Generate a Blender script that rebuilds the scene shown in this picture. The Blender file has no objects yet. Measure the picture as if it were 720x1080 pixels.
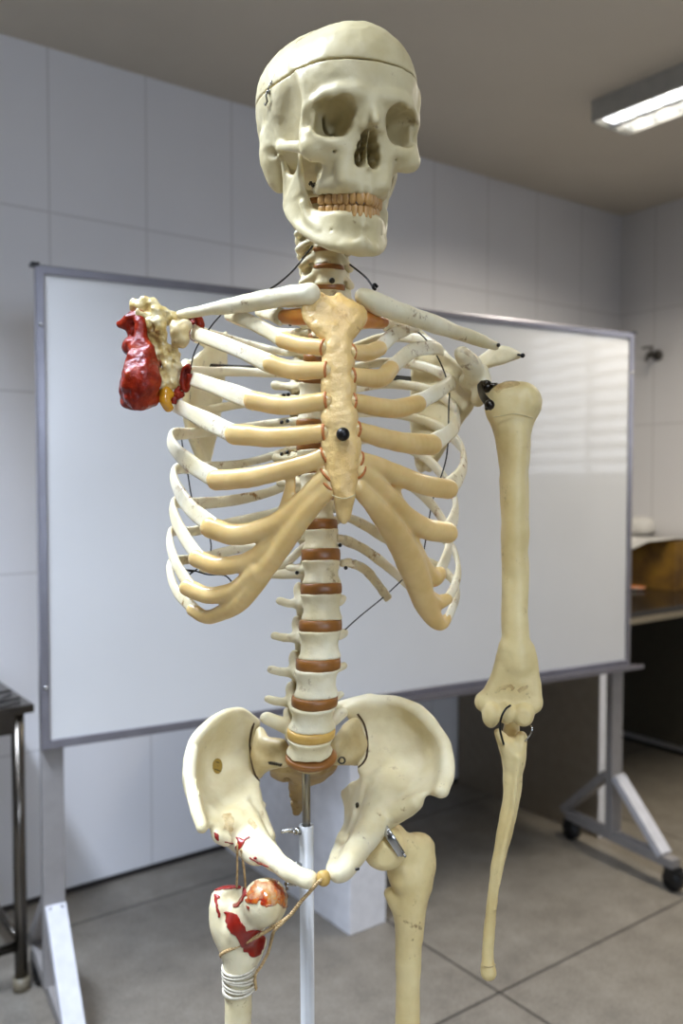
import bpy, math, random
import numpy as np
from mathutils import Matrix, Vector
random.seed(7); RS = np.random.RandomState(11)

# ------------------------------------------------------------------ camera
FPX = 917.0; CAMH = 1.35; PIT = math.radians(2.2); YAW = math.atan(680/917)
cp, sp = math.cos(PIT), math.sin(PIT); ca, sa = math.cos(YAW), math.sin(YAW)

def S(px, py, D):
    """point seen at (px,py) at depth D, in the camera-levelled frame (right, forward, up)"""
    t = -(py-540)/FPX*D
    return np.array([D*(px-360)/FPX, D*cp+t*sp, CAMH-D*sp+t*cp])

def to_world(p):
    u, v, z = p
    return np.array([u*ca+v*sa, -u*sa+v*ca, z])

scene = bpy.context.scene
COL = scene.collection
camd = bpy.data.cameras.new('camera'); cam = bpy.data.objects.new('camera', camd); COL.objects.link(cam)
camd.sensor_fit = 'VERTICAL'; camd.sensor_height = 36.0; camd.lens = FPX/1080*36.0
cam.location = (0, 0, CAMH); cam.rotation_euler = (math.pi/2-PIT, 0, -YAW)
camd.dof.use_dof = True; camd.dof.focus_distance = 0.78; camd.dof.aperture_fstop = 5.2
camd.clip_start = 0.02
scene.camera = cam

# ------------------------------------------------------------------ materials
def lin(c):
    return tuple(((v/255)/12.92 if v/255 <= .04045 else ((v/255+.055)/1.055)**2.4) for v in c)+(1.0,)

class NT:
    def __init__(s, name):
        s.m = bpy.data.materials.new(name); s.m.use_nodes = True
        s.t = s.m.node_tree; s.n = s.t.nodes; s.b = s.n['Principled BSDF']; s.co = None
    def link(s, a, b): s.t.links.new(a, b)
    def coord(s):
        if s.co is None: s.co = s.n.new('ShaderNodeTexCoord')
        return s.co.outputs['Object']
    def noise(s, scale, detail=4, rough=.55, dist=0):
        n = s.n.new('ShaderNodeTexNoise'); s.link(s.coord(), n.inputs['Vector'])
        n.inputs['Scale'].default_value = scale; n.inputs['Detail'].default_value = detail
        n.inputs['Roughness'].default_value = rough; n.inputs['Distortion'].default_value = dist
        return n.outputs['Fac']
    def ramp(s, fac, stops):
        r = s.n.new('ShaderNodeValToRGB'); s.link(fac, r.inputs['Fac']); e = r.color_ramp.elements
        while len(e) < len(stops): e.new(.5)
        for k, (p, c) in enumerate(stops):
            e[k].position = p; e[k].color = c if len(c) == 4 else lin(c)
        return r.outputs['Color']
    def mix(s, fac, a, b, mode='MIX'):
        n = s.n.new('ShaderNodeMix'); n.data_type = 'RGBA'; n.blend_type = mode
        for k, v in ((0, fac), (6, a), (7, b)):
            if hasattr(v, 'is_linked') or hasattr(v, 'links'): s.link(v, n.inputs[k])
            else: n.inputs[k].default_value = v
        return n.outputs[2]
    def bump(s, h, strength, dist):
        n = s.n.new('ShaderNodeBump'); s.link(h, n.inputs['Height'])
        n.inputs['Strength'].default_value = strength; n.inputs['Distance'].default_value = dist
        s.link(n.outputs['Normal'], s.b.inputs['Normal'])
    def set(s, **k):
        for a, v in k.items():
            s.b.inputs[a.replace('_', ' ')].default_value = v

def plain(name, c, rough=.5, metal=0, **k):
    t = NT(name); n = t.noise(25, 3)
    c1 = lin(c); c0 = tuple(v*.86 for v in c1[:3])+(1,)
    t.link(t.ramp(n, [(.3, c0), (.7, c1)]), t.b.inputs['Base Color'])
    t.set(Roughness=rough, Metallic=metal)
    for a, v in k.items(): t.b.inputs[a.replace('_', ' ')].default_value = v
    return t.m

def bone_mat(name, base, dark, stain=.68, stain_c=(120, 84, 40), rough=.42, bump=.25, dens=60, sss=.12):
    t = NT(name)
    c = t.ramp(t.noise(22, 4), [(.32, dark), (.66, base)])
    s1 = t.ramp(t.noise(dens, 6, .7), [(stain, (0, 0, 0, 1)), (stain+.1, (1, 1, 1, 1))])
    g = t.ramp(t.noise(16, 2), [(.44, (0, 0, 0, 1)), (.6, (1, 1, 1, 1))])
    f = t.mix(1.0, s1, g, 'MULTIPLY')
    c = t.mix(f, c, lin(stain_c))
    t.link(c, t.b.inputs['Base Color'])
    t.set(Roughness=rough, Subsurface_Weight=sss, Subsurface_Scale=.004)
    t.b.inputs['Subsurface Radius'].default_value = (1.0, .7, .4)
    t.bump(t.noise(170, 5, .6), bump, .0012)
    return t.m

M = {}
M['bone'] = bone_mat('ivory_bone', (232, 222, 190), (212, 197, 152), stain=.60, bump=.4, rough=.48)
M['skull'] = bone_mat('skull_bone', (216, 203, 162), (196, 179, 130), stain=.62, bump=.3, sss=.04, rough=.46)
M['hip'] = bone_mat('hip_bone', (234, 223, 188), (214, 198, 152), stain=.60, bump=.35, rough=.46)
M['long'] = bone_mat('long_bone', (228, 208, 152), (208, 184, 124), stain=.60, bump=.3, rough=.46)
M['rib'] = bone_mat('rib_bone', (236, 227, 200), (216, 200, 156), stain=.55, stain_c=(150, 112, 58), bump=.4, dens=110)
M['sternum'] = bone_mat('sternum_bone', (232, 200, 136), (212, 172, 100), stain=.56, stain_c=(150, 104, 50), bump=1.0, rough=.35)
M['sacrum'] = bone_mat('sacrum_bone', (206, 190, 146), (170, 146, 96), stain=.62, bump=.3)

t = NT('costal_cartilage_resin')
t.link(t.ramp(t.noise(30, 3), [(.3, (206, 172, 108)), (.7, (224, 194, 134))]), t.b.inputs['Base Color'])
t.set(Roughness=.3, Subsurface_Weight=.5, Subsurface_Scale=.008); t.b.inputs['Subsurface Radius'].default_value = (1, .75, .45)
M['cart'] = t.m
t = NT('orange_cartilage')
t.link(t.ramp(t.noise(40, 3), [(.3, (186, 112, 44)), (.7, (214, 150, 70))]), t.b.inputs['Base Color'])
t.set(Roughness=.3, Subsurface_Weight=.5, Subsurface_Scale=.006); t.b.inputs['Subsurface Radius'].default_value = (1, .5, .2)
M['cart_orange'] = t.m
t = NT('disc_rubber')
t.link(t.ramp(t.noise(60, 4), [(.3, (122, 76, 28)), (.7, (152, 98, 40))]), t.b.inputs['Base Color']); t.set(Roughness=.4)
M['disc'] = t.m
t = NT('pale_disc_rubber')
t.link(t.ramp(t.noise(60, 4), [(.3, (196, 152, 70)), (.7, (216, 176, 96))]), t.b.inputs['Base Color']); t.set(Roughness=.4)
M['disc_pale'] = t.m
t = NT('tooth_resin')
t.link(t.ramp(t.noise(90, 3), [(.3, (180, 134, 74)), (.7, (204, 160, 98))]), t.b.inputs['Base Color']); t.set(Roughness=.35)
M['tooth'] = t.m
t = NT('red_flesh')
t.link(t.ramp(t.noise(70, 5, .6), [(.3, (92, 16, 6)), (.55, (140, 36, 14)), (.75, (166, 66, 30))]), t.b.inputs['Base Color'])
t.set(Roughness=.27); t.b.inputs['Specular IOR Level'].default_value = .28; t.bump(t.noise(190, 5), .8, .002); M['flesh'] = t.m
t = NT('red_paint')
t.link(t.ramp(t.noise(60, 4), [(.3, (122, 20, 10)), (.7, (166, 38, 20))]), t.b.inputs['Base Color'])
t.set(Roughness=.3); M['paint'] = t.m
t = NT('orange_blood_glaze')
t.link(t.ramp(t.noise(90, 5, .7), [(.3, (206, 160, 84)), (.48, (196, 104, 34)), (.6, (158, 40, 14))]), t.b.inputs['Base Color'])
t.set(Roughness=.15, Coat_Weight=.6); t.link(t.ramp(t.noise(75, 4, .6), [(.34, (.12, .12, .12, 1)), (.62, (1, 1, 1, 1))]), t.b.inputs['Alpha']); M['glaze'] = t.m
t = NT('pale_tendon')
t.link(t.ramp(t.noise(60, 5, .65), [(.30, (136, 94, 44)), (.46, (198, 172, 104)), (.72, (226, 212, 168))]), t.b.inputs['Base Color'])
t.set(Roughness=.35, Coat_Weight=.3); t.bump(t.noise(150, 5), .7, .002); M['tendon'] = t.m
M['fat'] = plain('orange_fat', (214, 152, 36), .25, Coat_Weight=.4)
M['knob'] = bone_mat('torn_bone_end', (228, 218, 186), (196, 170, 110), stain=.58, bump=.6)
M['steel'] = plain('bright_steel', (190, 190, 188), .22, 1)
M['coccyx'] = bone_mat('brown_sacrum_bone', (178, 152, 100), (136, 108, 62), stain=.56, bump=.5)
t = NT('amber_stain'); t.link(t.ramp(t.noise(160, 4), [(.3, (178, 130, 62)), (.7, (200, 158, 90))]), t.b.inputs['Base Color']); t.set(Roughness=.5); t.link(t.ramp(t.noise(120, 4, .6), [(.30, (.0, .0, .0, 1)), (.72, (.5, .5, .5, 1))]), t.b.inputs['Alpha']); M['stain'] = t.m
M['joint_dark'] = plain('dark_joint_line', (74, 52, 26), .7)
M['rim'] = plain('brown_orange_rim', (186, 112, 52), .45)
M['darksteel'] = plain('dark_steel', (70, 66, 60), .3, 1)
M['black_wire'] = plain('black_wire', (26, 24, 22), .4, .4)
M['chain'] = plain('dark_chain', (58, 54, 48), .35, .8)
M['pole_white'] = plain('white_painted_tube', (196, 196, 194), .35)
M['rod'] = plain('zinc_rod', (150, 146, 138), .28, 1)
t = NT('twine'); t.link(t.ramp(t.noise(300, 4), [(.3, (150, 116, 68)), (.7, (206, 178, 128))]), t.b.inputs['Base Color']); t.set(Roughness=.8)
M['twine'] = t.m
t = NT('white_twine'); t.link(t.ramp(t.noise(300, 4), [(.3, (190, 180, 156)), (.7, (222, 214, 194))]), t.b.inputs['Base Color']); t.set(Roughness=.8)
M['twine_white'] = t.m
M['label_sticker'] = plain('brass_sticker', (158, 128, 52), .4)
M['ink'] = plain('dark_ink', (44, 34, 18), .6)
M['sand'] = plain('tan_rubber_joint', (198, 160, 84), .5)

# ------------------------------------------------------------------ objects
def props(o, label=None, cat=None, group=None, kind=None):
    if label: o['label'] = label
    if cat: o['category'] = cat
    if group: o['group'] = group
    if kind: o['kind'] = kind
    return o

def empty(name, loc, rz=0, **k):
    o = bpy.data.objects.new(name, None); COL.objects.link(o); o.empty_display_size = .1
    o.location = loc; o.rotation_euler = (0, 0, rz); return props(o, **k)

def mesh_np(name, v, f, mat, parent=None, smooth=True, **k):
    """v (n,3); f: (m,4) array or list of faces"""
    me = bpy.data.meshes.new(name)
    v = np.asarray(v, dtype=np.float32)
    if isinstance(f, np.ndarray):
        n = f.shape[1]
        me.vertices.add(len(v)); me.vertices.foreach_set('co', v.ravel())
        me.loops.add(f.size); me.loops.foreach_set('vertex_index', f.astype(np.int32).ravel())
        me.polygons.add(len(f)); me.polygons.foreach_set('loop_start', np.arange(0, f.size, n, dtype=np.int32))
        me.update(calc_edges=True)
    else:
        me.from_pydata([tuple(map(float, p)) for p in v], [], f); me.update()
    me.polygons.foreach_set('use_smooth', [smooth]*len(me.polygons))
    me.materials.append(mat); me.validate()
    o = bpy.data.objects.new(name, me); COL.objects.link(o)
    if parent is not None: o.parent = parent
    return props(o, **k)

# ------------------------------------------------------------------ voxel sculpting (signed distance fields)
def catmull(P, n):
    P = np.asarray(P, float); m = len(P)
    if m == 2:
        tt = np.linspace(0, 1, n)[:, None]; return P[0]*(1-tt)+P[1]*tt
    Q = np.vstack([2*P[0]-P[1], P, 2*P[-1]-P[-2]])
    tt = np.linspace(0, m-1, n); i = np.minimum(tt.astype(int), m-2); u = (tt-i)[:, None]
    a, b, c, d = Q[i], Q[i+1], Q[i+2], Q[i+3]
    return .5*(2*b+(c-a)*u+(2*a-5*b+4*c-d)*u*u+(3*b-a-3*c+d)*u**3)

def vnoise(x, y, z, seed=0):
    rs = np.random.RandomState(seed); L = rs.rand(32, 32, 32).astype(np.float32)*2-1
    out = 0
    xi, yi, zi = np.floor(x).astype(int), np.floor(y).astype(int), np.floor(z).astype(int)
    fx, fy, fz = x-xi, y-yi, z-zi
    fx, fy, fz = [q*q*(3-2*q) for q in (fx, fy, fz)]
    for a in (0, 1):
        for b in (0, 1):
            for c in (0, 1):
                w = (fx if a else 1-fx)*(fy if b else 1-fy)*(fz if c else 1-fz)
                out = out+w*L[(xi+a) % 32, (yi+b) % 32, (zi+c) % 32]
    return out

class Vox:
    def __init__(s, lo, hi, h):
        s.h = h; s.o = np.asarray(lo, float); s.n = np.ceil((np.asarray(hi)-s.o)/h).astype(int)+1
        s.B = 8*h; s.f = np.full(s.n, s.B, np.float32); s.stack = []
    def _box(s, lo, hi, pad):
        a = np.maximum(np.floor((np.asarray(lo)-pad-s.o)/s.h).astype(int), 0)
        b = np.minimum(np.ceil((np.asarray(hi)+pad-s.o)/s.h).astype(int)+1, s.n)
        if np.any(b <= a): return None
        sl = tuple(slice(i, j) for i, j in zip(a, b))
        g = [(s.o[i]+s.h*np.arange(a[i], b[i])).astype(np.float32) for i in range(3)]
        return sl, g[0][:, None, None], g[1][None, :, None], g[2][None, None, :]
    def _put(s, sl, d, k, sub):
        f = s.f[sl]
        if sub:
            d = -d
            if k > 0:
                hh = np.maximum(k-np.abs(f-d), 0)/k; s.f[sl] = np.maximum(f, d)+hh*hh*k*.25
            else: s.f[sl] = np.maximum(f, d)
        else:
            if k > 0:
                hh = np.maximum(k-np.abs(f-d), 0)/k; s.f[sl] = np.minimum(f, d)-hh*hh*k*.25
            else: s.f[sl] = np.minimum(f, d)
    def ball(s, c, r, k=0, sub=False):
        q = s._box(np.asarray(c)-r, np.asarray(c)+r, 4*s.h+k)
        if q is None: return
        sl, x, y, z = q
        s._put(sl, np.sqrt((x-c[0])**2+(y-c[1])**2+(z-c[2])**2)-r, k, sub)
    def ell(s, c, r, R=None, k=0, sub=False):
        r = np.asarray(r, float); m = r.max()
        q = s._box(np.asarray(c)-m, np.asarray(c)+m, 4*s.h+k)
        if q is None: return
        sl, x, y, z = q; x, y, z = np.broadcast_arrays(x-c[0], y-c[1], z-c[2])
        if R is not None:
            R = np.asarray(R)   # columns: local axes
            x, y, z = (R[0, 0]*x+R[1, 0]*y+R[2, 0]*z, R[0, 1]*x+R[1, 1]*y+R[2, 1]*z, R[0, 2]*x+R[1, 2]*y+R[2, 2]*z)
        k0 = np.sqrt((x/r[0])**2+(y/r[1])**2+(z/r[2])**2)
        k1 = np.sqrt((x/r[0]**2)**2+(y/r[1]**2)**2+(z/r[2]**2)**2)+1e-9
        s._put(sl, k0*(k0-1)/k1, k, sub)
    def cap(s, a, b, ra, rb, k=0, sub=False, flat=None):
        """tapered capsule; flat=(unit axis, factor): squashed along that axis"""
        a = np.asarray(a, float); b = np.asarray(b, float); r = max(ra, rb)
        q = s._box(np.minimum(a, b)-r, np.maximum(a, b)+r, 4*s.h+k)
        if q is None: return
        sl, x, y, z = q
        d = b-a; L = max(float(d@d), 1e-12)
        px, py, pz = x-a[0], y-a[1], z-a[2]
        t = np.clip((px*d[0]+py*d[1]+pz*d[2])/L, 0, 1)
        qx, qy, qz = px-t*d[0], py-t*d[1], pz-t*d[2]
        if flat is not None:
            n, w = flat; n = np.asarray(n)/np.linalg.norm(n)
            e = (qx*n[0]+qy*n[1]+qz*n[2])*(1/w-1)
            qx, qy, qz = qx+e*n[0], qy+e*n[1], qz+e*n[2]
        s._put(sl, np.sqrt(qx*qx+qy*qy+qz*qz)-(ra+(rb-ra)*t), k, sub)
    def push(s): s.stack.append(s.f); s.f = np.full(s.n, s.B, np.float32)
    def pop(s, k=0, sub=False):
        g = s.f; s.f = s.stack.pop(); s._put(tuple(slice(0, n) for n in s.n), g, k, sub)
    def chain(s, P, R, k=0, n=None, sub=False, flat=None):
        P = np.asarray(P, float); R = np.asarray(R, float).reshape(-1, 1)
        if len(R) == 1: R = np.repeat(R, len(P), 0)
        if n is None: n = 2 if len(P) == 2 else 6*(len(P)-1)+1
        Q = catmull(np.hstack([P, R]), n)
        if k > 0: s.push()
        for i in range(n-1): s.cap(Q[i, :3], Q[i+1, :3], max(Q[i, 3], .2*s.h), max(Q[i+1, 3], .2*s.h), 0, sub and k == 0, flat)
        if k > 0: s.pop(k, sub)
    def patch(s, G, R, k=0, step=None, sub=False):
        """sheet of bone: G[i][j] = 3d points, R = thickness radius (scalar or same layout)"""
        G = np.asarray(G, float); n, m = G.shape[:2]
        R = np.broadcast_to(np.asarray(R, float), (n, m)) if np.ndim(R) != 1 else np.repeat(np.asarray(R, float)[:, None], m, 1)
        A = np.concatenate([G, R[:, :, None]], 2)
        st = step or max(.7*R.min(), s.h*.8)
        lu = max(np.linalg.norm(np.diff(G, axis=0), axis=2).sum(0)); lv = max(np.linalg.norm(np.diff(G, axis=1), axis=2).sum(1))
        nu = max(int(lu/st)+2, n); nv = max(int(lv/st)+2, m)
        B = np.stack([catmull(A[:, j], nu) for j in range(m)], 1)
        B = np.stack([catmull(B[i], nv) for i in range(nu)], 0).reshape(-1, 4)
        if k > 0: s.push()
        for b in B: s.ball(b[:3], max(b[3], .5*s.h), 0, sub and k == 0)
        if k > 0: s.pop(k, sub)
    def coords(s):
        g = [(s.o[i]+s.h*np.arange(s.n[i])).astype(np.float32) for i in range(3)]
        return np.broadcast_arrays(g[0][:, None, None], g[1][None, :, None], g[2][None, None, :])
    def rough(s, amp, scale, seed=0, octaves=2):
        m = np.abs(s.f) < s.B*.95
        x, y, z = [c[m]*scale for c in s.coords()]
        d = 0
        for o in range(octaves): d = d+vnoise(x*2**o+3.1, y*2**o+1.7, z*2**o+9.2, seed+o)*.5**o
        s.f[m] += amp*d
    def blur(s, n=1):
        for _ in range(n):
            f = np.clip(s.f, -s.B, s.B)
            for ax in range(3):
                g = np.swapaxes(f, 0, ax); q = g.copy(); q[1:-1] = .25*g[:-2]+.5*g[1:-1]+.25*g[2:]
                f = np.swapaxes(q, 0, ax)
            s.f = np.ascontiguousarray(f)
    def mesh(s, relax=2, f=None):
        f = s.f if f is None else f
        f = np.clip(f, -s.B, s.B).copy()
        f[0] = f[-1] = s.B; f[:, 0] = f[:, -1] = s.B; f[:, :, 0] = f[:, :, -1] = s.B
        ins = f < 0
        c = np.zeros(np.array(f.shape)-1, np.int8)
        cs = [(a, b, d) for a in (0, 1) for b in (0, 1) for d in (0, 1)]
        nx, ny, nz = c.shape
        for a, b, d in cs: c += ins[a:a+nx, b:b+ny, d:d+nz]
        mask = (c > 0) & (c < 8); idx = np.argwhere(mask)
        vid = np.full(c.shape, -1, np.int64); vid[mask] = np.arange(len(idx))
        acc = np.zeros((len(idx), 3)); cnt = np.zeros(len(idx))
        for a in cs:
            for ax in range(3):
                if a[ax]: continue
                b = list(a); b[ax] = 1
                fa = f[idx[:, 0]+a[0], idx[:, 1]+a[1], idx[:, 2]+a[2]]; fb = f[idx[:, 0]+b[0], idx[:, 1]+b[1], idx[:, 2]+b[2]]
                x = (fa < 0) != (fb < 0)
                tt = fa[x]/(fa[x]-fb[x]); p = np.repeat(np.array([a], float), x.sum(), 0); p[:, ax] += tt
                acc[x] += p; cnt[x] += 1
        V = s.o+s.h*(idx+acc/cnt[:, None])
        F = []
        for ax in range(3):
            b, d = (ax+1) % 3, (ax+2) % 3
            g = np.moveaxis(f, (ax, b, d), (0, 1, 2)); v = np.moveaxis(vid, (ax, b, d), (0, 1, 2))
            e0 = g[:-1, 1:-1, 1:-1] < 0; e1 = g[1:, 1:-1, 1:-1] < 0
            q = np.argwhere(e0 != e1); i, j, l = q[:, 0], q[:, 1]+1, q[:, 2]+1
            quad = np.stack([v[i, j-1, l-1], v[i, j, l-1], v[i, j, l], v[i, j-1, l]], 1)
            fl = ~e0[q[:, 0], q[:, 1], q[:, 2]]
            quad[fl] = quad[fl][:, ::-1]; F.append(quad)
        F = np.vstack(F)
        E = np.vstack([F[:, [0, 1]], F[:, [1, 2]], F[:, [2, 3]], F[:, [3, 0]]])
        for _ in range(relax):
            A = np.zeros_like(V); n = np.zeros(len(V))
            for ax in range(3): A[:, ax] = np.bincount(E[:, 0], V[E[:, 1], ax], len(V))+np.bincount(E[:, 1], V[E[:, 0], ax], len(V))
            n = np.bincount(E[:, 0], minlength=len(V))+np.bincount(E[:, 1], minlength=len(V))
            V = V+.55*(A/n[:, None]-V)
        return V, F

def tube(P, R, n=8, closed_ends=True, twist=0):
    """round tube along points P with radii R -> verts, faces"""
    P = np.asarray(P, float); R = np.broadcast_to(np.asarray(R, float), (len(P),))
    T = np.gradient(P, axis=0); T /= np.linalg.norm(T, axis=1)[:, None]+1e-12
    a = np.array([0, 0, 1.]) if abs(T[0][2]) < .9 else np.array([1., 0, 0])
    N = a-T[0]*(a@T[0]); N /= np.linalg.norm(N); V = []; F = []
    for i in range(len(P)):
        N = N-T[i]*(N@T[i]); N /= np.linalg.norm(N); Bn = np.cross(T[i], N)
        for j in range(n):
            th = 2*math.pi*j/n; V.append(P[i]+R[i]*(math.cos(th)*N+math.sin(th)*Bn))
    for i in range(len(P)-1):
        for j in range(n): F.append((i*n+j, i*n+(j+1) % n, (i+1)*n+(j+1) % n, (i+1)*n+j))
    if closed_ends: F.append(tuple(range(n))[::-1]); F.append(tuple((len(P)-1)*n+j for j in range(n)))
    return V, F

def band(P, A, Bt, Nrm, n=14):
    """flat oval section: A half-width across, Bt half-thickness along normal Nrm; rounded ends"""
    P = np.asarray(P, float); T = np.gradient(P, axis=0); T /= np.linalg.norm(T, axis=1)[:, None]
    m = len(P); V = []; F = []
    rings = []
    def ring(c, t, nn, a, b):
        nn = nn-t*(nn@t); nn = nn/np.linalg.norm(nn); w = np.cross(t, nn); r = []
        for j in range(n):
            th = 2*math.pi*j/n; cx, sx = math.cos(th), math.sin(th)
            e = .8
            r.append(c+a*math.copysign(abs(cx)**e, cx)*w+b*math.copysign(abs(sx)**e, sx)*nn)
        return r
    for q in (.35, .75):
        s = math.sqrt(1-(1-q)**2); rings.append(ring(P[0]-T[0]*Bt[0]*(1-q), T[0], Nrm[0], A[0]*s, Bt[0]*s))
    for i in range(m): rings.append(ring(P[i], T[i], Nrm[i], A[i], Bt[i]))
    for q in (.75, .35):
        s = math.sqrt(1-(1-q)**2); rings.append(ring(P[-1]+T[-1]*Bt[-1]*(1-q), T[-1], Nrm[-1], A[-1]*s, Bt[-1]*s))
    for r in rings: V += r
    for i in range(len(rings)-1):
        for j in range(n): F.append((i*n+j, i*n+(j+1) % n, (i+1)*n+(j+1) % n, (i+1)*n+j))
    F.append(tuple(range(n))[::-1]); F.append(tuple((len(rings)-1)*n+j for j in range(n)))
    return V, F

def join(parts):
    V = []; F = []
    for v, f in parts:
        o = len(V); V += list(v); F += [tuple(i+o for i in q) for q in f]
    return V, F

def box_vf(lo, hi, bev=0):
    lo = np.asarray(lo, float); hi = np.asarray(hi, float)
    if bev <= 0:
        V = [(x, y, z) for x in (lo[0], hi[0]) for y in (lo[1], hi[1]) for z in (lo[2], hi[2])]
        return V, [(0, 1, 3, 2), (4, 6, 7, 5), (0, 4, 5, 1), (2, 3, 7, 6), (0, 2, 6, 4), (1, 5, 7, 3)]
    import bmesh
    bm = bmesh.new(); bmesh.ops.create_cube(bm, size=1)
    for v in bm.verts: v.co = Vector(lo+(np.array(v.co)+.5)*(hi-lo))
    bmesh.ops.bevel(bm, geom=list(bm.edges), offset=bev, segments=2, affect='EDGES', profile=.5)
    V = [tuple(v.co) for v in bm.verts]; F = [tuple(v.index for v in f.verts) for f in bm.faces]; bm.free()
    return V, F

def cyl_vf(a, b, r, n=16, r2=None):
    return tube([a, b], [r, r if r2 is None else r2], n)

def ball_vf(c, r, n=10, m=7):
    V = [(c[0], c[1], c[2]+r)]; F = []
    for i in range(1, m):
        ph = math.pi*i/m
        for j in range(n):
            th = 2*math.pi*j/n; V.append((c[0]+r*math.sin(ph)*math.cos(th), c[1]+r*math.sin(ph)*math.sin(th), c[2]+r*math.cos(ph)))
    V.append((c[0], c[1], c[2]-r)); L = len(V)-1
    for j in range(n):
        F.append((0, 1+j, 1+(j+1) % n)); F.append((L, L-n+(j+1) % n, L-n+j))
    for i in range(m-2):
        for j in range(n): F.append((1+i*n+j, 1+(i+1)*n+j, 1+(i+1)*n+(j+1) % n, 1+i*n+(j+1) % n))
    return V, F
# ------------------------------------------------------------------ the skeleton: root
BASE = np.array([-.032, .882, 0.0])            # floor point under the pole, levelled frame
skel = empty('skeleton', to_world(BASE), -YAW, label='life-size ivory skeleton with torn red shoulder flesh, one arm and a tied broken thigh bone', cat='skeleton')

def bone(name, vf, mat, parent=None, smooth=True, **k):
    v, f = vf
    v = np.asarray(v, float)-BASE
    return mesh_np(name, v, f, mat, parent or skel, smooth, **k)

def px(r, D): return r*D/FPX
def PP(L): return np.array([S(a, b, c) for a, b, c in L])
def bounds(P, pad): P = np.asarray(P).reshape(-1, 3); return P.min(0)-pad, P.max(0)+pad
class PV(Vox):
    """voxel field whose strokes are given as (px, py, depth, radius in px)"""
    @classmethod
    def on(c, pts, pad=.03, h=.0014):
        lo, hi = bounds(PP([p[:3] for p in pts]), pad); return c(lo, hi, h)
    def st(s, L, k=0, sub=False, flat=None, n=None):
        s.chain(PP([p[:3] for p in L]), [px(p[3], p[2]) for p in L], k, n, sub, flat)
    def sheet(s, G, R, k=0, sub=False):
        s.patch([PP([p[:3] for p in r]) for r in G], [[px((p[3] if len(p) > 3 else R), p[2]) for p in r] for r in G], k, None, sub)
    def el(s, p, r, R=None, k=0, sub=False):
        D = p[2]; s.ell(S(*p), [px(q, D) for q in r], R, k, sub)

def rotz(a): c, s = math.cos(a), math.sin(a); return np.array([[c, -s, 0], [s, c, 0], [0, 0, 1]])
def rotx(a): c, s = math.cos(a), math.sin(a); return np.array([[1, 0, 0], [0, c, -s], [0, s, c]])
def roty(a): c, s = math.cos(a), math.sin(a); return np.array([[c, 0, s], [0, 1, 0], [-s, 0, c]])

# ------------------------------------------------------------------ skull (own frame in mm: x to its left, a forward, z up)
SK_YAW, SK_PITCH, SK_ROLL, SK_SC = 20.0, 10.0, 0.0, .00095
SKR = rotz(math.radians(SK_YAW)) @ rotx(math.radians(SK_PITCH)) @ roty(math.radians(SK_ROLL))
SK0 = S(393, 112, .715) - SKR @ (np.array([0, -97, 30.])*SK_SC)
def skx(V):
    V = np.array(V, float); V[:, 2] = np.where(V[:, 2] < 30, 30+(V[:, 2]-30)*.96, V[:, 2])
    return V*SK_SC @ SKR.T + SK0
def q(x, a, z): return (x, -a, z)

sk = Vox((-78, -114, -56), (78, 96, 124), 1.1)
# brain case
sk.ell(q(0, 8, 48), (69, 84, 65.5))
sk.ell(q(0, 46, 46), (54, 50, 62), k=14)
sk.ell(q(0, -22, 52), (72, 64, 62), k=16)
sk.ell(q(0, -45, 28), (60, 44, 46), k=16)
sk.ell(q(0, -8, 2), (60, 58, 30), k=16)
sk.ell(q(0, 66, 52), (47, 29, 46), k=16)
sk.ell(q(0, 34, -22), (22, 14, 20), k=8)
for s in (-1, 1):
    sk.ell(q(s*70, 52, 14), (18, 26, 34), k=16, sub=True)           # temple hollow
    # brow, outer orbit edge, cheek bone and arch
    sk.chain([q(s*4, 95, 38), q(s*16, 96, 39), q(s*30, 92, 38), q(s*42, 83, 34), q(s*50, 71, 25)], [5, 6.5, 5.6, 4.8, 4.6], k=6)
    sk.chain([q(s*50, 72, 27), q(s*53, 70, 38), q(s*55, 62, 54), q(s*57, 44, 66)], [4, 3.5, 3.2, 2.5], k=6)   # temporal line
    sk.chain([q(s*50.5, 71, 25), q(s*52, 68, 12), q(s*51, 71, 0), q(s*47, 75, -8)], [4.6, 4.6, 6, 9], k=4)
    sk.ell(q(s*42, 75, -8), (15, 9, 11), k=5)
    sk.ell(q(s*41, 66, -4), (9, 12, 9), k=5)
    sk.chain([q(s*46, 73, -6), q(s*53, 62, -5), q(s*58, 48, -3), q(s*60, 32, 0), q(s*59, 18, 2), q(s*56, 6, 4), q(s*54, -4, 6)], [8, 6.2, 5.2, 4.8, 4.6, 5.5, 7], k=4, flat=((s*.9, -.4, 0), .62))
    # lower orbit edge and frontal process of the upper jaw
    sk.chain([q(s*13, 91, 12), q(s*18, 88, 2), q(s*28, 86, -3), q(s*38, 82, -3), q(s*47, 76, 4)], [4, 4.5, 5, 5.5, 6], k=5)
    sk.chain([q(s*5, 93, 32), q(s*8.5, 90, 20), q(s*13, 87, 6), q(s*18, 85, -8), q(s*19, 85, -22), q(s*17, 86, -34)], [5, 4.6, 5, 6.5, 8, 9], k=5)
    sk.chain([q(s*24, 80, -6), q(s*27, 72, -18), q(s*25, 62, -32)], [10, 7, 7], k=6)
    # mastoid, ear region
    sk.chain([q(s*57, -12, 14), q(s*57, -11, -6), q(s*54, -7, -24), q(s*52, -5, -31)], [14, 13, 10, 6.5], k=9)
    sk.ell(q(s*64, 4, -2), (6, 4.5, 4.5), sub=True, k=3)
    sk.ell(q(s*21, 42, -27), (8, 13, 13), k=5)
    # pterygoid plates
    sk.chain([q(s*20, 34, -4), q(s*20, 33, -22), q(s*21, 34, -34)], [6, 4, 3], k=3)
sk.ell(q(0, 56, -8), (26, 38, 26), k=10)                             # middle of the face
sk.ell(q(0, 72, 16), (11, 26, 24), k=6)
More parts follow.
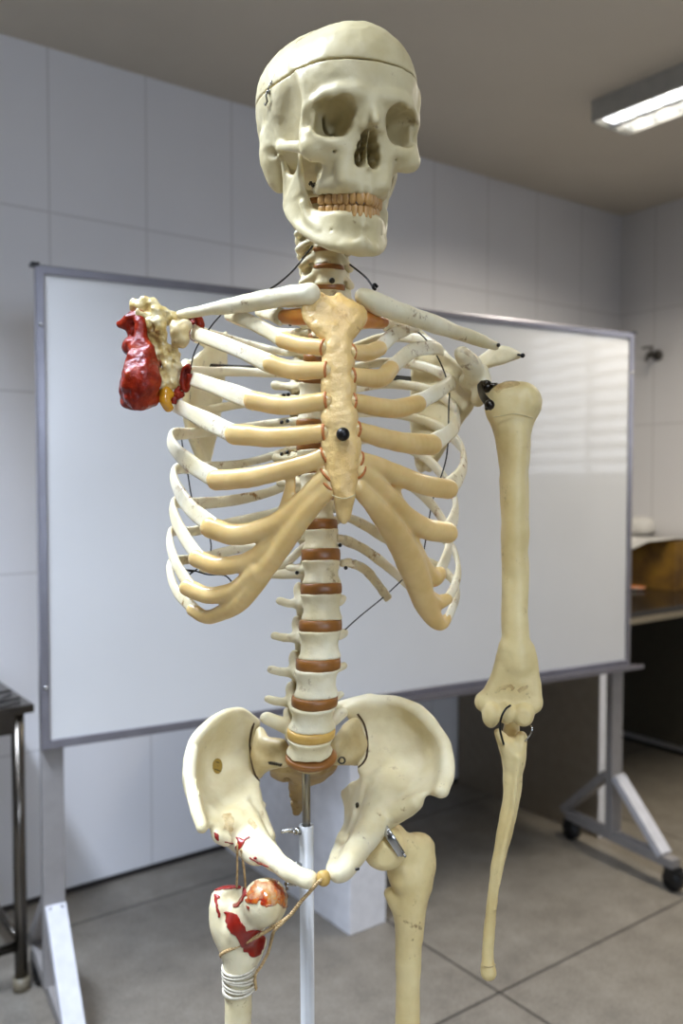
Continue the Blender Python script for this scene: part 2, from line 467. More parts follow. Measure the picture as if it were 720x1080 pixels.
sk.ell(q(0, 68, -28), (25, 25, 17), k=8)
sk.chain([q(-29, 46, -37), q(-28, 58, -37), q(-24, 72, -37), q(-14, 84, -37), q(0, 89, -37), q(14, 84, -37), q(24, 72, -37), q(28, 58, -37), q(29, 46, -37)], 6.4, k=5, n=41)
sk.chain([q(0, 94, 36), q(0, 98, 28), q(0, 102, 22), q(0, 106, 16)], [6.5, 5.2, 4.6, 4], k=5)      # nasal bones
for s in (-1, 1): sk.chain([q(s*4, 94, 30), q(s*6, 96, 22), q(s*8, 96, 13)], [4.5, 4.5, 3.6], k=4)
# root swellings
UP = [(4.4, 8.6), (12.2, 7.0), (19.2, 7.6), (25.4, 7), (31.6, 7), (40, 10), (50, 9.6)]
def arch(sx, a0, kk):
    """point and outward normal at arc length sx along a parabola a = a0 - kk*x^2"""
    n = 400; xs = np.linspace(0, 34, n); a = a0-kk*xs**2
    L = np.concatenate([[0], np.cumsum(np.hypot(np.diff(xs), np.diff(a)))])
    x = np.interp(sx, L, xs); t = np.array([1, -2*kk*x]); t /= np.linalg.norm(t)
    return x, a0-kk*x*x, np.array([-t[1], t[0]])
for sx, w in UP:
    for s in (-1, 1):
        x, a, nn = arch(sx, 92.5, .043)
        sk.cap(q(s*(x+nn[0]*.6), a+nn[1]*.6, -42), q(s*(x-nn[0]*1.5), a-nn[1]*1.5, -25), 3.4, 2.6, k=2.5)
# hollows
for s in (-1, 1):
    for dx, dz in ((-5.6, 4.6), (6.2, 2.6), (-4.4, -4.4), (6.4, -5.0)):
        sk.cap(q(s*(33+dx*1.1), 106, 19+dz*1.1), q(s*(31.5+dx), 80, 19+dz), 12.6, 12.0, k=.5, sub=True)
        sk.chain([q(s*(31.5+dx), 80, 19+dz), q(s*(26.5+dx*.7), 64, 18.5+dz*.7), q(s*20, 47, 18)], [12.4, 8.5, 4.5], sub=True)
    sk.patch([[q(s*30, 64, 25), q(s*30, 34, 25)], [q(s*26, 60, 16), q(s*25, 30, 16)], [q(s*22, 58, 9), q(s*21, 30, 9)]], [1.8, 2.6, 3.0], sub=True)   # fissure at the back of the orbit
    sk.cap(q(s*22, 60, 12), q(s*16, 40, 12), 2.2, 2.2, k=1, sub=True)
    sk.ball(q(s*29, 90, -11), 1.9, k=1, sub=True)
    sk.cap(q(s*29, 90, -11), q(s*29, 80, -9), 1.6, 1.2, sub=True)
    sk.chain([q(s*1.2, 118, 9.5), q(s*1.2, 58, 9)], [3.0, 3], k=1, sub=True)
    sk.chain([q(s*3, 118, 5), q(s*3, 56, 5)], [5, 4], k=1, sub=True)
    sk.chain([q(s*4.4, 118, -4), q(s*4.6, 40, -4)], [5.8, 6], k=1, sub=True)
    sk.chain([q(s*5.6, 118, -12), q(s*6, 40, -12)], [6.4, 6], k=1, sub=True)
    sk.chain([q(s*5.8, 118, -17), q(s*6, 42, -16)], [5.6, 5], k=2, sub=True)
    sk.ell(q(s*11.5, 68, -12), (4, 14, 4.5), k=2)                        # nasal conchae
    sk.patch([[q(s*(49-1*j), 74, -4+9*j) for j in range(4)], [q(s*(42-.5*j), 62, -4+9*j) for j in range(4)], [q(s*(35-.5*j), 50, -2+8*j) for j in range(4)]], 2.2, k=2)
sk.chain([q(.5, 88, 12), q(1.5, 84, -6), q(.5, 88, -20)], [.9, .9, 1.2], k=0, n=12)
sk.patch([[q(.5, 90-i*0, 12-i*8.5), q(1.6, 78, 12-i*8.5), q(.5, 60, 12-i*8.5)] for i in range(5)], .8, k=1)
sk.cap(q(0, 88, -23), q(0, 97, -22.5), 3.2, 1.0, k=2.5)                  # nasal spine
sk.rough(.40, .12, 3, 3)
sk.blur(1)
X, Y, Z = sk.coords()
A = -Y
ang = math.radians(3)
pl = (Z-(66-.145*(95-A)))
fcap = np.maximum(sk.f, -(pl-.55)); fbase = np.maximum(sk.f, pl+.55)
V, F = sk.mesh(3, fbase); skull = bone('skull', (skx(V), F), M['skull'])
V, F = sk.mesh(3, fcap); bone('skull_cap', (skx(V), F), M['skull'], skull)
# coronal suture, drawn by a shallow wiggly bead lying on the cap
def surf(x, a):
    """height of the cap above (x, a)"""
    i = int(round((x-sk.o[0])/sk.h)); j = int(round((-a-sk.o[1])/sk.h)); col = sk.f[i, j]
    k = np.where(col < 0)[0].max(); return sk.o[2]+sk.h*(k+col[k]/(col[k]-col[k+1]))
sut = []
for i in range(60):
    x = -68+i*68/59.*.98; a = 30-14*(x/68)**2+1.8*math.sin(i*2.1)+1.1*math.sin(i*3.7)
    try: z = surf(x, a)
    except Exception: continue
    if z > 60: sut.append(q(x, a, z-.25))
if len(sut) > 4: bone('suture', (lambda r: (skx(r[0]), r[1]))(tube(sut, .45, 5)), M['sacrum'], skull)

# lower jaw
mj = Vox((-60, -104, -104), (60, 6, 4), 1.1)
low = [(0, 85, -93), (14, 82, -92.5), (25, 70, -89), (34, 53, -82), (41, 35, -73), (46, 18, -62), (48, 9, -52)]
mid = [(0, 84.5, -80), (15, 79, -79), (25, 66, -77), (33, 50, -73), (39, 37, -66), (44, 26, -54), (47, 17, -40)]
upp = [(0, 84, -65), (15, 78, -65), (24, 64, -64.5), (30, 50, -62), (35, 40, -56), (41, 38, -38), (45, 38, -22)]
rr = [(6.5, 6, 6.5), (6.2, 5, 6), (6, 5, 5.5), (5.5, 4.6, 5), (4.8, 3.6, 4), (4.2, 2.8, 3), (3.8, 2.6, 2.5)]
for s in (-1, 1):
    G = [[q(s*p[0], p[1], p[2]) for p in col] for col in zip(low, mid, upp)]
    mj.patch(G, rr, k=4)
    mj.chain([q(s*45, 38, -24), q(s*46.5, 40, -12), q(s*47, 38, -3)], [4.5, 3.6, 2], k=3, flat=((1, 0, 0), .6))   # coronoid process
    mj.chain([q(s*48, 10, -50), q(s*49, 8, -28), q(s*51, 8, -12), q(s*51, 9, -5)], [4, 4, 4.5, 4.5], k=3)
    mj.patch([[q(s*47, 12, -44), q(s*45, 26, -44), q(s*42, 38, -40)], [q(s*49, 9, -22), q(s*47, 24, -26), q(s*45.5, 38, -22)]], 2.6, k=3)
    mj.ell(q(s*51, 9, -4), (9, 4.5, 4.5), k=3)
    mj.cap(q(s*13, 85, -92), q(s*5, 88, -91), 4, 4, k=5)
    mj.cap(q(s*24, 76, -78), q(s*20, 66, -77), 1.5, 1.2, sub=True)
    mj.chain([q(s*42, 40, -52), q(s*38, 48, -66), q(s*31, 62, -76)], [2.5, 3, 2.5], k=5)      # oblique line
mj.chain([q(0, 90, -78), q(0, 91, -88)], [4, 6], k=8)
for s in (-1, 1):
    mj.ell(q(s*10, 92, -78), (9, 4, 6), k=5, sub=True)
mj.rough(.5, .09, 8, 2); mj.blur(1)
V, F = mj.mesh(3); jaw = bone('mandible', (skx(V), F), M['skull'])

def tooth_vf(c, nn, w, d, z0, z1, pt):
    """crown between neck z0 and biting edge z1, facing outward nn"""
    V = []; n, m = 12, 9; tdir = np.array([nn[1], -nn[0]])
    for i in range(m+1):
        u = i/m; z = z0+(z1-z0)*u
        ww = w/2*(.55+.45*math.sin(min(u*1.4, 1)*math.pi/2)); dd = d/2*(1-.5*u*pt)
        if i == m: ww *= .55*(1-.4*pt)+.1; dd *= .4
        if i == m-1: ww *= .88-.2*pt; dd *= .8
        if i == 0: ww *= .7; dd *= .7
        bulge = .5*math.sin(u*math.pi)
        for j in range(n):
            th = 2*math.pi*j/n; cx, sx = math.cos(th), math.sin(th)
            e = .62; px_ = ww*math.copysign(abs(cx)**e, cx); py_ = dd*math.copysign(abs(sx)**e, sx)+bulge
            V.append(q(c[0]+tdir[0]*px_+nn[0]*py_, c[1]+tdir[1]*px_+nn[1]*py_, z))
    F = [(i*n+j, i*n+(j+1) % n, (i+1)*n+(j+1) % n, (i+1)*n+j) for i in range(m) for j in range(n)]
    F += [tuple(range(n)), tuple(range(m*n, m*n+n))]
    return V, F
LO = [(2.8, 5.4), (8.4, 5.8), (14.6, 6.8), (21.4, 7), (28.4, 7), (37.2, 10.4), (47.4, 10)]
for row, a0, kk, z0, z1, par in ((UP, 93.2, .043, -39.0, -54.0, skull), (LO, 90.4, .045, -66.0, -52.6, jaw)):
    for i, (sx, w) in enumerate(row):
        for s in (-1, 1):
            x, a, nn = arch(sx, a0, kk); L = abs(z1-z0)*(1.0 if i < 3 else .8 if i < 5 else .72)
            zz0 = z1-math.copysign(L, z1-z0)
            dd = 6.2 if i < 3 else 8 if i < 5 else 10
            v, f = tooth_vf((s*(x-nn[0]*dd*.36), a-nn[1]*dd*.36), np.array([s*nn[0], nn[1]]), w*.98, dd, zz0, z1+(.6 if i == 2 and par is skull else 0)*(-1), (.7 if i == 2 else .45 if i < 2 else .1))
            bone('tooth', (skx(v), f), M['tooth'], par)
# hook that holds the cap on the side of the skull
def side(a, z, out=1.0):
    k = int(round((z-sk.o[2])/sk.h)); j = int(round((-a-sk.o[1])/sk.h)); row = sk.f[:, j, k]
    i = np.where(row < 0)[0].min(); return np.array(q(sk.o[0]+sk.h*i-out, a, z))
hk = []
p1, p2, p3 = side(14, 58), side(12, 50), side(11, 42)
hk.append(ball_vf(p1, 1.7)); hk.append(ball_vf(p2, 1.9))
hk.append(tube([p2+(-1.5, 0, 0), (p2+p3)/2+(-3, -2, 0), p3+(-1.5, 0, 0), p3+(-2.6, 2.5, -3), p3+(-2.6, 5.5, -1)], .9, 6))
hk.append(tube([p2+(-1, 0, 0), p1+(-1, 0, 0)], .7, 6))
v, f = join(hk); bone('cap_hook', (skx(v), f), M['rod'], skull)
v, f = ball_vf(q(0, 8, surf(0, 8)), 2.0); bone('cap_screw', (skx(v), f), M['darksteel'], skull)
# spring between jaw and skull, seen inside the mouth
sp_ = [q(-36+.9*math.sin(i*1.5), 40+.35*i, -34+2.2*math.sin(i*.16)+.9*math.cos(i*1.5)) for i in range(40)]
bone('jaw_spring', (lambda r: (skx(r[0]), r[1]))(tube(sp_, .6, 5)), M['darksteel'], jaw)
# ------------------------------------------------------------------ spine
TORSO = math.radians(14)
def vmap(c, yaw, tilt, sc=1.0, roll=0):
    R = rotz(yaw) @ roty(roll) @ rotx(tilt)
    return lambda V: np.asarray(V, float)*.001*sc @ R.T + c

def spool(v, rx, ry, h, waist=.19, c=(0, 0, 0)):
    q_ = v._box((c[0]-rx, c[1]-ry, c[2]-h/2), (c[0]+rx, c[1]+ry, c[2]+h/2), 6*v.h)
    sl, x, y, z = q_; x = x-c[0]; y = y-c[1]; z = z-c[2]
    w = 1-waist*np.clip(1-(2*z/h)**2, 0, 1)
    yy = np.where(y > 0, y*1.18, y)
    rad = (np.sqrt((x/rx)**2+(yy/ry)**2)-w)*min(rx, ry)
    e = np.abs(z)-h/2; a = np.maximum(rad+1.5, 0); b = np.maximum(e+1.5, 0)
    d = np.sqrt(a*a+b*b)-1.5+np.minimum(np.maximum(rad+1.5, e+1.5), 0)
    v._put(sl, d.astype(np.float32), 3, False)

def vertebra(kind, rx, ry, h, tp, tpz=3, seed=0, res=1.3):
    big = max(tp)+10
    v = Vox((-big, -ry-6, -h/2-24), (big, ry+62, h/2+20), res)
    spool(v, rx, ry, h)
    if kind == 'L':
        for s, L in ((-1, tp[0]), (1, tp[1])):
            v.chain([(s*rx*.62, ry*.6, 4), (s*15, ry+8, 4)], [6, 5.5], k=4)
            if tpz > 5: v.chain([(s*14, ry+4, 4), (s*28, ry+6, tpz+2), (s*(L-2), ry+8, tpz+8)], [9, 8, 7], k=4, flat=((0, 1, 0), .7))
            else: v.chain([(s*14, ry+8, 4), (s*26, ry+11, tpz), (s*L, ry+14, tpz+3)], [6, 5, 4.6], k=4, flat=((0, 1, 0), .6))
            v.chain([(s*14, ry+9, 4), (s*16, ry+15, 14), (s*16, ry+16, h/2+6)], [6, 6, 5], k=4)
            v.chain([(s*14, ry+10, 2), (s*12, ry+20, -12), (s*13, ry+21, -h/2-8)], [6, 6, 5], k=4)
            v.chain([(s*14, ry+10, 2), (0, ry+24, -2)], [5, 5], k=4)
        v.patch([[(0, ry+24, 5), (0, ry+24, -9)], [(0, ry+48, 3), (0, ry+48, -15)]], 3.2, k=4)
    elif kind == 'T':
        for s, L in ((-1, tp[0]), (1, tp[1])):
            v.chain([(s*rx*.6, ry*.6, 4), (s*13, ry+9, 4)], [5, 5], k=3)
            v.chain([(s*12, ry+9, 4), (s*22, ry+17, 5), (s*L, ry+24, 6)], [5, 4.5, 5.5], k=4)
            v.chain([(s*11, ry+10, 2), (s*11, ry+13, 12), (s*11, ry+14, -14)], [4, 4, 4], k=3)
            v.chain([(s*12, ry+10, 2), (0, ry+22, -3)], [4.5, 4.5], k=3)
        v.chain([(0, ry+22, -3), (0, ry+38, -14), (0, ry+48, -24)], [5, 4, 3], k=3, flat=((1, 0, 0), .7))
    else:
        for s in (-1, 1):
            v.chain([(s*rx*.9, 2, 2), (s*19, 6, -1), (s*25, 10, -5)], [4, 4.2, 4], k=3)
            v.chain([(s*rx*.8, 6, 0), (s*18, 15, 1)], [4.2, 5], k=3)
            v.ball((s*17, 6, -2), 2.5, sub=True, k=1)
            v.chain([(s*19, 15, 9), (s*20, 16, 0), (s*20, 19, -9)], [5.5, 5.5, 5.5], k=3)
            v.chain([(s*18, 16, 0), (0, 30, -3)], [4.2, 4.2], k=3)
            v.cap((s*rx*.9, 0, h/2-1), (s*rx*.85, 6, h/2+2), 2, 2, k=2)       # raised side lips
        v.chain([(0, 30, -3), (0, 44, -8)], [4, 3], k=3)
    v.rough(.6, .12, seed, 2); v.blur(1)
    return v.mesh(2)

def disc_vf(rx, ry, h, n=32):
    V = []; F = []
    prof = [(0, -.5), (.9, -.5), (.985, -.4), (1.0, -.1), (1.0, .1), (.985, .4), (.9, .5), (0, .5)]
    for u, z in prof:
        for j in range(n):
            th = 2*math.pi*j/n; y = math.sin(th); V.append((rx*u*math.cos(th), ry*u*(y if y < 0 else y*.85), z*h))
    for i in range(len(prof)-1):
        for j in range(n): F.append((i*n+j, i*n+(j+1) % n, (i+1)*n+(j+1) % n, (i+1)*n+j))
    return V, F

# (level, px, py of the body centre, depth, kind, rx, ry, height mm, transverse reach left/right mm, tilt deg)
SP = [
 ('C1', 338, 203, .838, 'C', 19, 9, 15, (25, 25), -4), ('C2', 340, 222, .843, 'C', 15, 9, 17, (25, 25), -4), ('C3', 342, 240, .845, 'C', 12, 9, 13, (25, 25), -4),
 ('C4', 344, 256, .846, 'C', 14, 10, 13.5, (25, 25), -3), ('C5', 346, 273.5, .848, 'C', 15.5, 10.5, 14.5, (25, 25), -2),
 ('C6', 347, 293, .85, 'C', 16.5, 11, 16, (25, 25), 2), ('C7', 347.5, 312, .855, 'C', 16.5, 11, 14, (25, 25), 8),
 ('T1', 345, 329, .862, 'T', 14.5, 10.5, 14, (34, 34), 14), ('T2', 340, 347.5, .872, 'T', 13.5, 11, 15, (33, 33), 14),
 ('T3', 335, 368, .882, 'T', 13, 12, 16, (31, 31), 10), ('T4', 330, 389.5, .889, 'T', 13, 12.5, 17, (30, 30), 8),
 ('T5', 327, 412, .893, 'T', 13.5, 13, 17.5, (30, 30), 4), ('T6', 326, 435, .894, 'T', 14, 14, 18, (30, 30), 0),
 ('T7', 326.5, 459.5, .892, 'T', 15, 14.5, 18.5, (30, 30), -3), ('T8', 328.5, 484.5, .888, 'T', 16, 15, 19, (29, 29), -6),
 ('T9', 332, 510.5, .882, 'T', 17.5, 15, 20, (28, 28), -7), ('T10', 335.5, 538.5, .876, 'T', 18.5, 15.5, 21, (26, 26), -7),
 ('T11', 338, 569, .872, 'T', 20, 16, 21, (24, 24), -7), ('T12', 338.5, 603.5, .868, 'T', 21.5, 16.5, 24, (24, 24), -7),
 ('L1', 338.5, 640, .864, 'L', 22.5, 16.5, 27, (36, 30), -5), ('L2', 337, 679.5, .861, 'L', 23, 17, 28.5, (40, 34), -2),
 ('L3', 333.5, 719.5, .860, 'L', 24, 17.5, 28.5, (40, 36), 4), ('L4', 329.5, 755.5, .862, 'L', 25, 18, 25, (40, 36), 12),
 ('L5', 326.5, 785, .868, 'L', 26, 18.5, 20, (42, 40), 20)]
SPC = {}
for i, (nm, x, y, D, kind, rx, ry, h, tp, tilt) in enumerate(SP):
    c = S(x, y, D); SPC[nm] = (x, y, D, c)
    f = vmap(c, TORSO, math.radians(tilt))
    V, F = vertebra(kind, rx, ry, h, tp, 3 if nm != 'L5' else 8, 20+i, 1.2 if kind == 'C' else 1.4)
    bone({'C': 'cervical_vertebra', 'T': 'thoracic_vertebra', 'L': 'lumbar_vertebra'}[kind], (f(V), F), M['bone'])
    if i+1 < len(SP):
        n2 = SP[i+1]; c2 = S(*n2[1:4]); t2 = math.radians(n2[9])
        R1 = rotz(TORSO) @ rotx(math.radians(tilt)); R2 = rotz(TORSO) @ rotx(t2)
        a = c-R1[:, 2]*h/2*.001; b = c2+R2[:, 2]*n2[7]/2*.001
        gap = np.linalg.norm(a-b)*1000; m = (a+b)/2
        V, F = disc_vf((rx+n2[5])/2*.96, (ry+n2[6])/2*.96, max(gap, 2.5)+2.2)
        V = np.array(V)
        fd = vmap(m, TORSO, (math.radians(tilt)+t2)/2)
        bone('intervertebral_disc', (fd(V), F), M['disc_pale'] if nm == 'L4' else M['disc'])
# lowest disc
V, F = disc_vf(26.5, 18.5, 7); bone('intervertebral_disc', (vmap(S(328, 798.5, .872), TORSO, math.radians(26))(V), F), M['disc'])
# screws in the neck and at the rib joints
def screw(p, r, parent=None, mat='darksteel', d=(0, -1, 0)):
    d = np.asarray(d, float); d /= np.linalg.norm(d); p = np.asarray(p)
    v, f = join([ball_vf(p, r), cyl_vf(p, p-d*r*3, r*.5, 8)])
    return bone('screw', (v, f), M[mat], parent)
screw(S(350, 296, .8375), px(3.2, .84))

# ------------------------------------------------------------------ ribs
AX = S(336, 470, .85)[:2]
def rib(P, a0, a1, b, mat, seed):
    """P: (px,py,depth) from the spine round to the front"""
    Q = PP(P); n = 10*len(P); C = catmull(Q, n)
    s = np.linspace(0, 1, n)
    a1 *= 1.14; A = np.interp(s, [0, .12, .3, .6, 1], [a0*.8, a0*.85, a0, (a0+a1)/2, a1]); Bt = np.interp(s, [0, .1, .5, 1], [b*1.25, b*1.3, b, b*.95])
    rs = np.random.RandomState(seed)
    A = A*(1+.05*np.sin(s*17+seed)+.03*np.sin(s*41+seed*2)); Bt = Bt*(1+.05*np.sin(s*23+seed))
    N = C.copy(); N[:, :2] -= AX; N[:, 2] = 0
    # the inner side of the turn gives the flat direction
    T = np.gradient(C, axis=0); T /= np.linalg.norm(T, axis=1)[:, None]
    up = np.array([0, 0, 1.]); Nn = np.cross(T, up)
    sgn = np.sign((Nn*N).sum(1)); Nn *= sgn[:, None]
    k = np.linalg.norm(Nn, axis=1)[:, None]; Nn = Nn/np.maximum(k, 1e-6)
    for _ in range(6): Nn[1:-1] = (Nn[:-2]+Nn[1:-1]+Nn[2:])/3
    Nn += np.array([0, 0, .25]); Nn /= np.linalg.norm(Nn, axis=1)[:, None]
    return bone('rib', band(C, A, Bt, Nn, 16), mat)
mm = .001
R_RIBS = [
 (2, [(326, 349, .885), (300, 350, .915), (268, 344, .915), (247, 336, .885), (240, 331, .845), (250, 333, .812), (275, 345, .79), (299, 359, .772)], 4.5, 6.4),
 (3, [(322, 372, .895), (296, 371, .925), (255, 362, .935), (222, 353, .905), (205, 349, .86), (210, 353, .825), (247, 367, .79), (288, 385, .765)], 5, 7),
 (4, [(318, 395, .9), (292, 394, .93), (250, 392, .945), (213, 392, .92), (195, 393, .87), (202, 399, .83), (232, 409.5, .795), (270, 424, .765)], 5, 7.4),
 (5, [(316, 420, .905), (290, 420, .935), (248, 427, .95), (206, 434, .92), (186, 428, .87), (188, 429, .832), (215, 442.5, .795), (249, 459, .768)], 5, 7.4),
 (6, [(315, 443, .905), (290, 446, .937), (248, 452, .95), (203, 457, .925), (181, 459, .875), (184, 473, .84), (204, 491, .805), (231, 507, .778)], 5, 7.6),
 (7, [(316, 470, .903), (290, 480, .935), (250, 490, .95), (207, 493, .925), (184, 496, .88), (187, 515, .845), (202, 537, .812), (225, 555, .785)], 5, 7.6),
 (8, [(318, 497, .9), (292, 516, .93), (250, 527, .945), (208, 531, .92), (184, 530, .88), (184, 545, .85), (195, 567, .822), (211, 590, .798)], 6, 6.8),
 (9, [(320, 525, .895), (290, 540, .925), (250, 550, .938), (205, 560, .92), (182, 560, .885), (179, 573, .86), (186, 595, .835), (201, 620, .81)], 5.4, 5.8),
 (10, [(322, 552, .885), (290, 573, .915), (250, 579, .93), (206, 589, .915), (182, 592, .89), (179, 602, .868), (186, 623, .845), (205, 643, .822)], 5, 5),
 (11, [(322, 575, .88), (296, 596, .905), (255, 599, .925), (212, 601, .925)], 4.6, 3.0)]
for k, P, a0, a1 in R_RIBS: rib(P, a0*mm, a1*mm, 2.9*mm, M['rib'], k)
L_RIBS = [
 (2, [(356, 349, .895), (380, 344, .92), (405, 340, .925), (432, 342, .9), (439, 345, .865), (430, 346, .835), (415, 353, .81), (399, 368, .79)], 4.5, 6.4),
 (3, [(349, 372, .9), (372, 366, .935), (405, 356, .95), (444, 358, .93), (464, 369, .895), (458, 367, .86), (435, 370, .825), (409, 391, .79)], 5, 7),
 (4, [(344, 395, .905), (370, 388, .94), (410, 382, .96), (452, 388, .94), (476, 402, .9), (472, 406, .865), (455, 417, .83), (436, 427, .80)], 5, 7.4),
 (5, [(342, 420, .91), (366, 412, .945), (410, 405, .963), (455, 412, .94), (479, 430, .905), (481, 447, .87), (470, 459, .84), (452, 470, .812)], 5, 7.6),
 (6, [(341, 443, .91), (366, 437, .945), (410, 436, .962), (455, 447, .945), (483, 467, .91), (489, 487, .875), (483, 504, .845), (469, 516, .82)], 5, 7.6),
 (7, [(342, 470, .91), (366, 465, .945), (408, 465, .96), (447, 482, .945), (471, 508, .91), (480, 529, .88), (478, 548, .855), (468, 563, .832)], 5, 7.2),
 (8, [(345, 497, .905), (370, 494, .938), (405, 498, .95), (440, 517, .94), (461, 540, .92), (472, 560, .895), (472, 582, .872), (463, 604, .85)], 5.5, 6),
 (9, [(348, 525, .9), (372, 520, .93), (405, 530, .945), (445, 553, .94), (474, 574, .92), (483, 597, .895), (480, 616, .875), (471, 633, .855)], 5.2, 5),
 (10, [(352, 550, .885), (366, 546, .91), (388, 556, .925), (408, 569, .93), (442, 588, .93), (470, 604, .92), (482, 624, .898), (472, 653, .866)], 5.4, 4.6),
 (11, [(356, 568, .88), (364, 570, .895), (385, 580, .915), (410, 599, .922), (433, 619, .925)], 5.4, 4.2),
 (12, [(361, 594, .878), (370, 594, .89), (385, 601, .905), (398, 616, .91), (409, 631, .912)], 5, 4)]
for k, P, a0, a1 in L_RIBS: rib(P, a0*mm, a1*mm, 2.9*mm, M['rib'], k+5)
bone('rib', band(catmull(PP([(326, 604, .885), (313, 604, .893), (298, 605, .905), (282, 605, .915)]), 24), np.interp(np.linspace(0, 1, 24), [0, .3, 1], [7.5*mm, 6.5*mm, 4.8*mm]), [4*mm]*24, [np.array([-.2, -1, .1])]*24), M['rib'])
for p in [(297, 445.5, .925), (303, 444, .92), (297, 479, .925), (303, 477, .92), (299, 417, .925), (304, 416, .92), (306, 342, .905), (313, 604, .888), (358.5, 575, .882), (364.5, 599, .88)]:
    screw(S(p[0], p[1], p[2]-.012), px(2.1, p[2]), None, 'black_wire')

# first ribs and orange cartilage
rib([(330, 331, .88), (304, 333, .895), (280, 331, .88), (272, 326, .85), (280, 328, .815), (298, 335, .785)], 5*mm, 6.5*mm, 2.8*mm, M['rib'], 3)
rib([(360, 331, .885), (386, 333, .905), (412, 336, .90), (424, 338, .875), (418, 340, .845), (404, 341, .81)], 5*mm, 6.5*mm, 2.8*mm, M['rib'], 4)
def cart(L, mat='cart', k=.0022, h=.0013, name='costal_cartilage', seed=0, flat=None, rim=()):
    L = [[(p[0], p[1], p[2], p[3]*1.1) for p in l] for l in L]
    pts = [p for l in L for p in l]
    v = PV.on(pts, .018, h)
    for l in L: v.st(l, k, flat=flat)
    v.rough(.0004, 90, seed); v.blur(1)
    o = bone(name, v.mesh(2), M[mat])
    for i in rim:                                   # dark orange seat where the cartilage meets the breastbone
        l = L[i]; a, b = S(*l[-1][:3]), S(*l[-2][:3]); d = (b-a)/np.linalg.norm(b-a); r_ = px(l[-1][3], l[-1][2])
        u = np.cross(d, (0, 0, 1.)); u /= np.linalg.norm(u); w = np.cross(d, u); c = a-d*r_*.12
        bone('cartilage_rim', tube([c+r_*.90*(u*.80*math.cos(t_)+w*math.sin(t_)) for t_ in np.linspace(0, 2*math.pi, 26)], r_*.16, 8), M['rim'], o)
    return o
fl = ((-.25, -1, .1), .72)
cart([[(300, 334, .786, 7), (312, 334, .775, 8), (328, 334, .768, 8.5)]], 'cart_orange')
cart([[(403, 340, .81, 6.5), (393, 338, .795, 8), (378, 336, .774, 8.5)]], 'cart_orange')
cart([[(298, 358.5, .773, 8), (317, 364, .764, 8.4), (340, 366.5, .755, 8)]], flat=fl, rim=(0,))
cart([[(286, 384, .766, 9), (310, 391, .757, 9), (343, 390.5, .75, 8.6)]], flat=fl, rim=(0,))
cart([[(266, 422, .767, 9.6), (300, 428, .755, 9.4), (343, 423, .747, 9)]], flat=fl, rim=(0,))
cart([[(247, 458, .77, 10.6), (290, 461, .757, 10), (341, 456.5, .747, 9.6)]], flat=fl, rim=(0,))
cart([[(400, 367.5, .791, 8), (388, 372, .775, 8.4), (371, 371.5, .757, 8)]], flat=fl, rim=(0,))
cart([[(412, 389, .791, 8.6), (400, 399, .775, 9.2), (371, 397, .753, 8.6)]], flat=fl, rim=(0,))
cart([[(440, 426, .802, 8.8), (412, 431, .78, 9.4), (372, 424, .75, 8.8)]], flat=fl, rim=(0,))
cart([[(455, 469.5, .815, 10.5), (420, 466, .785, 10), (376, 454, .75, 9)]], flat=fl, rim=(0,))
fl2 = ((0, -1, .1), .75)
cart([[(228, 506.5, .78, 10), (262, 504, .766, 10), (296, 496, .757, 9.5), (325, 488, .75, 9.5), (341, 481, .747, 9)],
      [(222, 556.5, .788, 10.5), (252, 564, .778, 10.5), (290, 552, .766, 10), (318, 530, .757, 10), (334, 512, .75, 9.5), (344, 502, .747, 9)],
      [(307, 496, .757, 4), (306, 515, .76, 5.5), (300, 535, .764, 6)],
      [(208, 589, .80, 9), (230, 597, .791, 9), (262, 591, .78, 9), (288, 572, .77, 9), (306, 552, .762, 9), (345, 512, .748, 9)],
      [(198, 620, .812, 8.6), (221, 628, .802, 8.4), (247, 622, .79, 8.4), (270, 602, .777, 9)],
      [(203, 643, .824, 6.5), (217, 650.5, .814, 6.8), (232, 647, .805, 8), (255, 632, .79, 10), (285, 593, .772, 10), (310, 558, .76, 10), (330, 532, .752, 10), (345, 517, .748, 9.5)]], flat=fl2, rim=(0, 1, 3))
cart([[(473, 516, .822, 9.6), (448, 512, .806, 10), (422, 502, .785, 10), (398, 492, .765, 9.5), (379, 485, .75, 8.5)],
      [(472, 562, .834, 10.4), (450, 558, .818, 10.5), (428, 545, .80, 10.5), (408, 523, .778, 10), (392, 506, .762, 9.5), (380, 497, .75, 8.5)],
      [(421, 503, .785, 5), (416, 517, .79, 6), (422, 534, .797, 6)],
      [(463, 605, .85, 7.5), (456, 609, .845, 9.5), (445, 598, .832, 10), (432, 575, .815, 11)],
      [(378, 514, .75, 8.5), (394, 532, .766, 10), (412, 555, .788, 12.5), (428, 582, .812, 14), (440, 612, .83, 13), (449, 638, .846, 11), (459, 654, .857, 8.5), (466, 658, .862, 6.5), (471, 652, .866, 5)],
      [(471, 632, .856, 6), (461, 635, .853, 7.5), (448, 628, .84, 9)]], flat=fl2, rim=(0, 1))
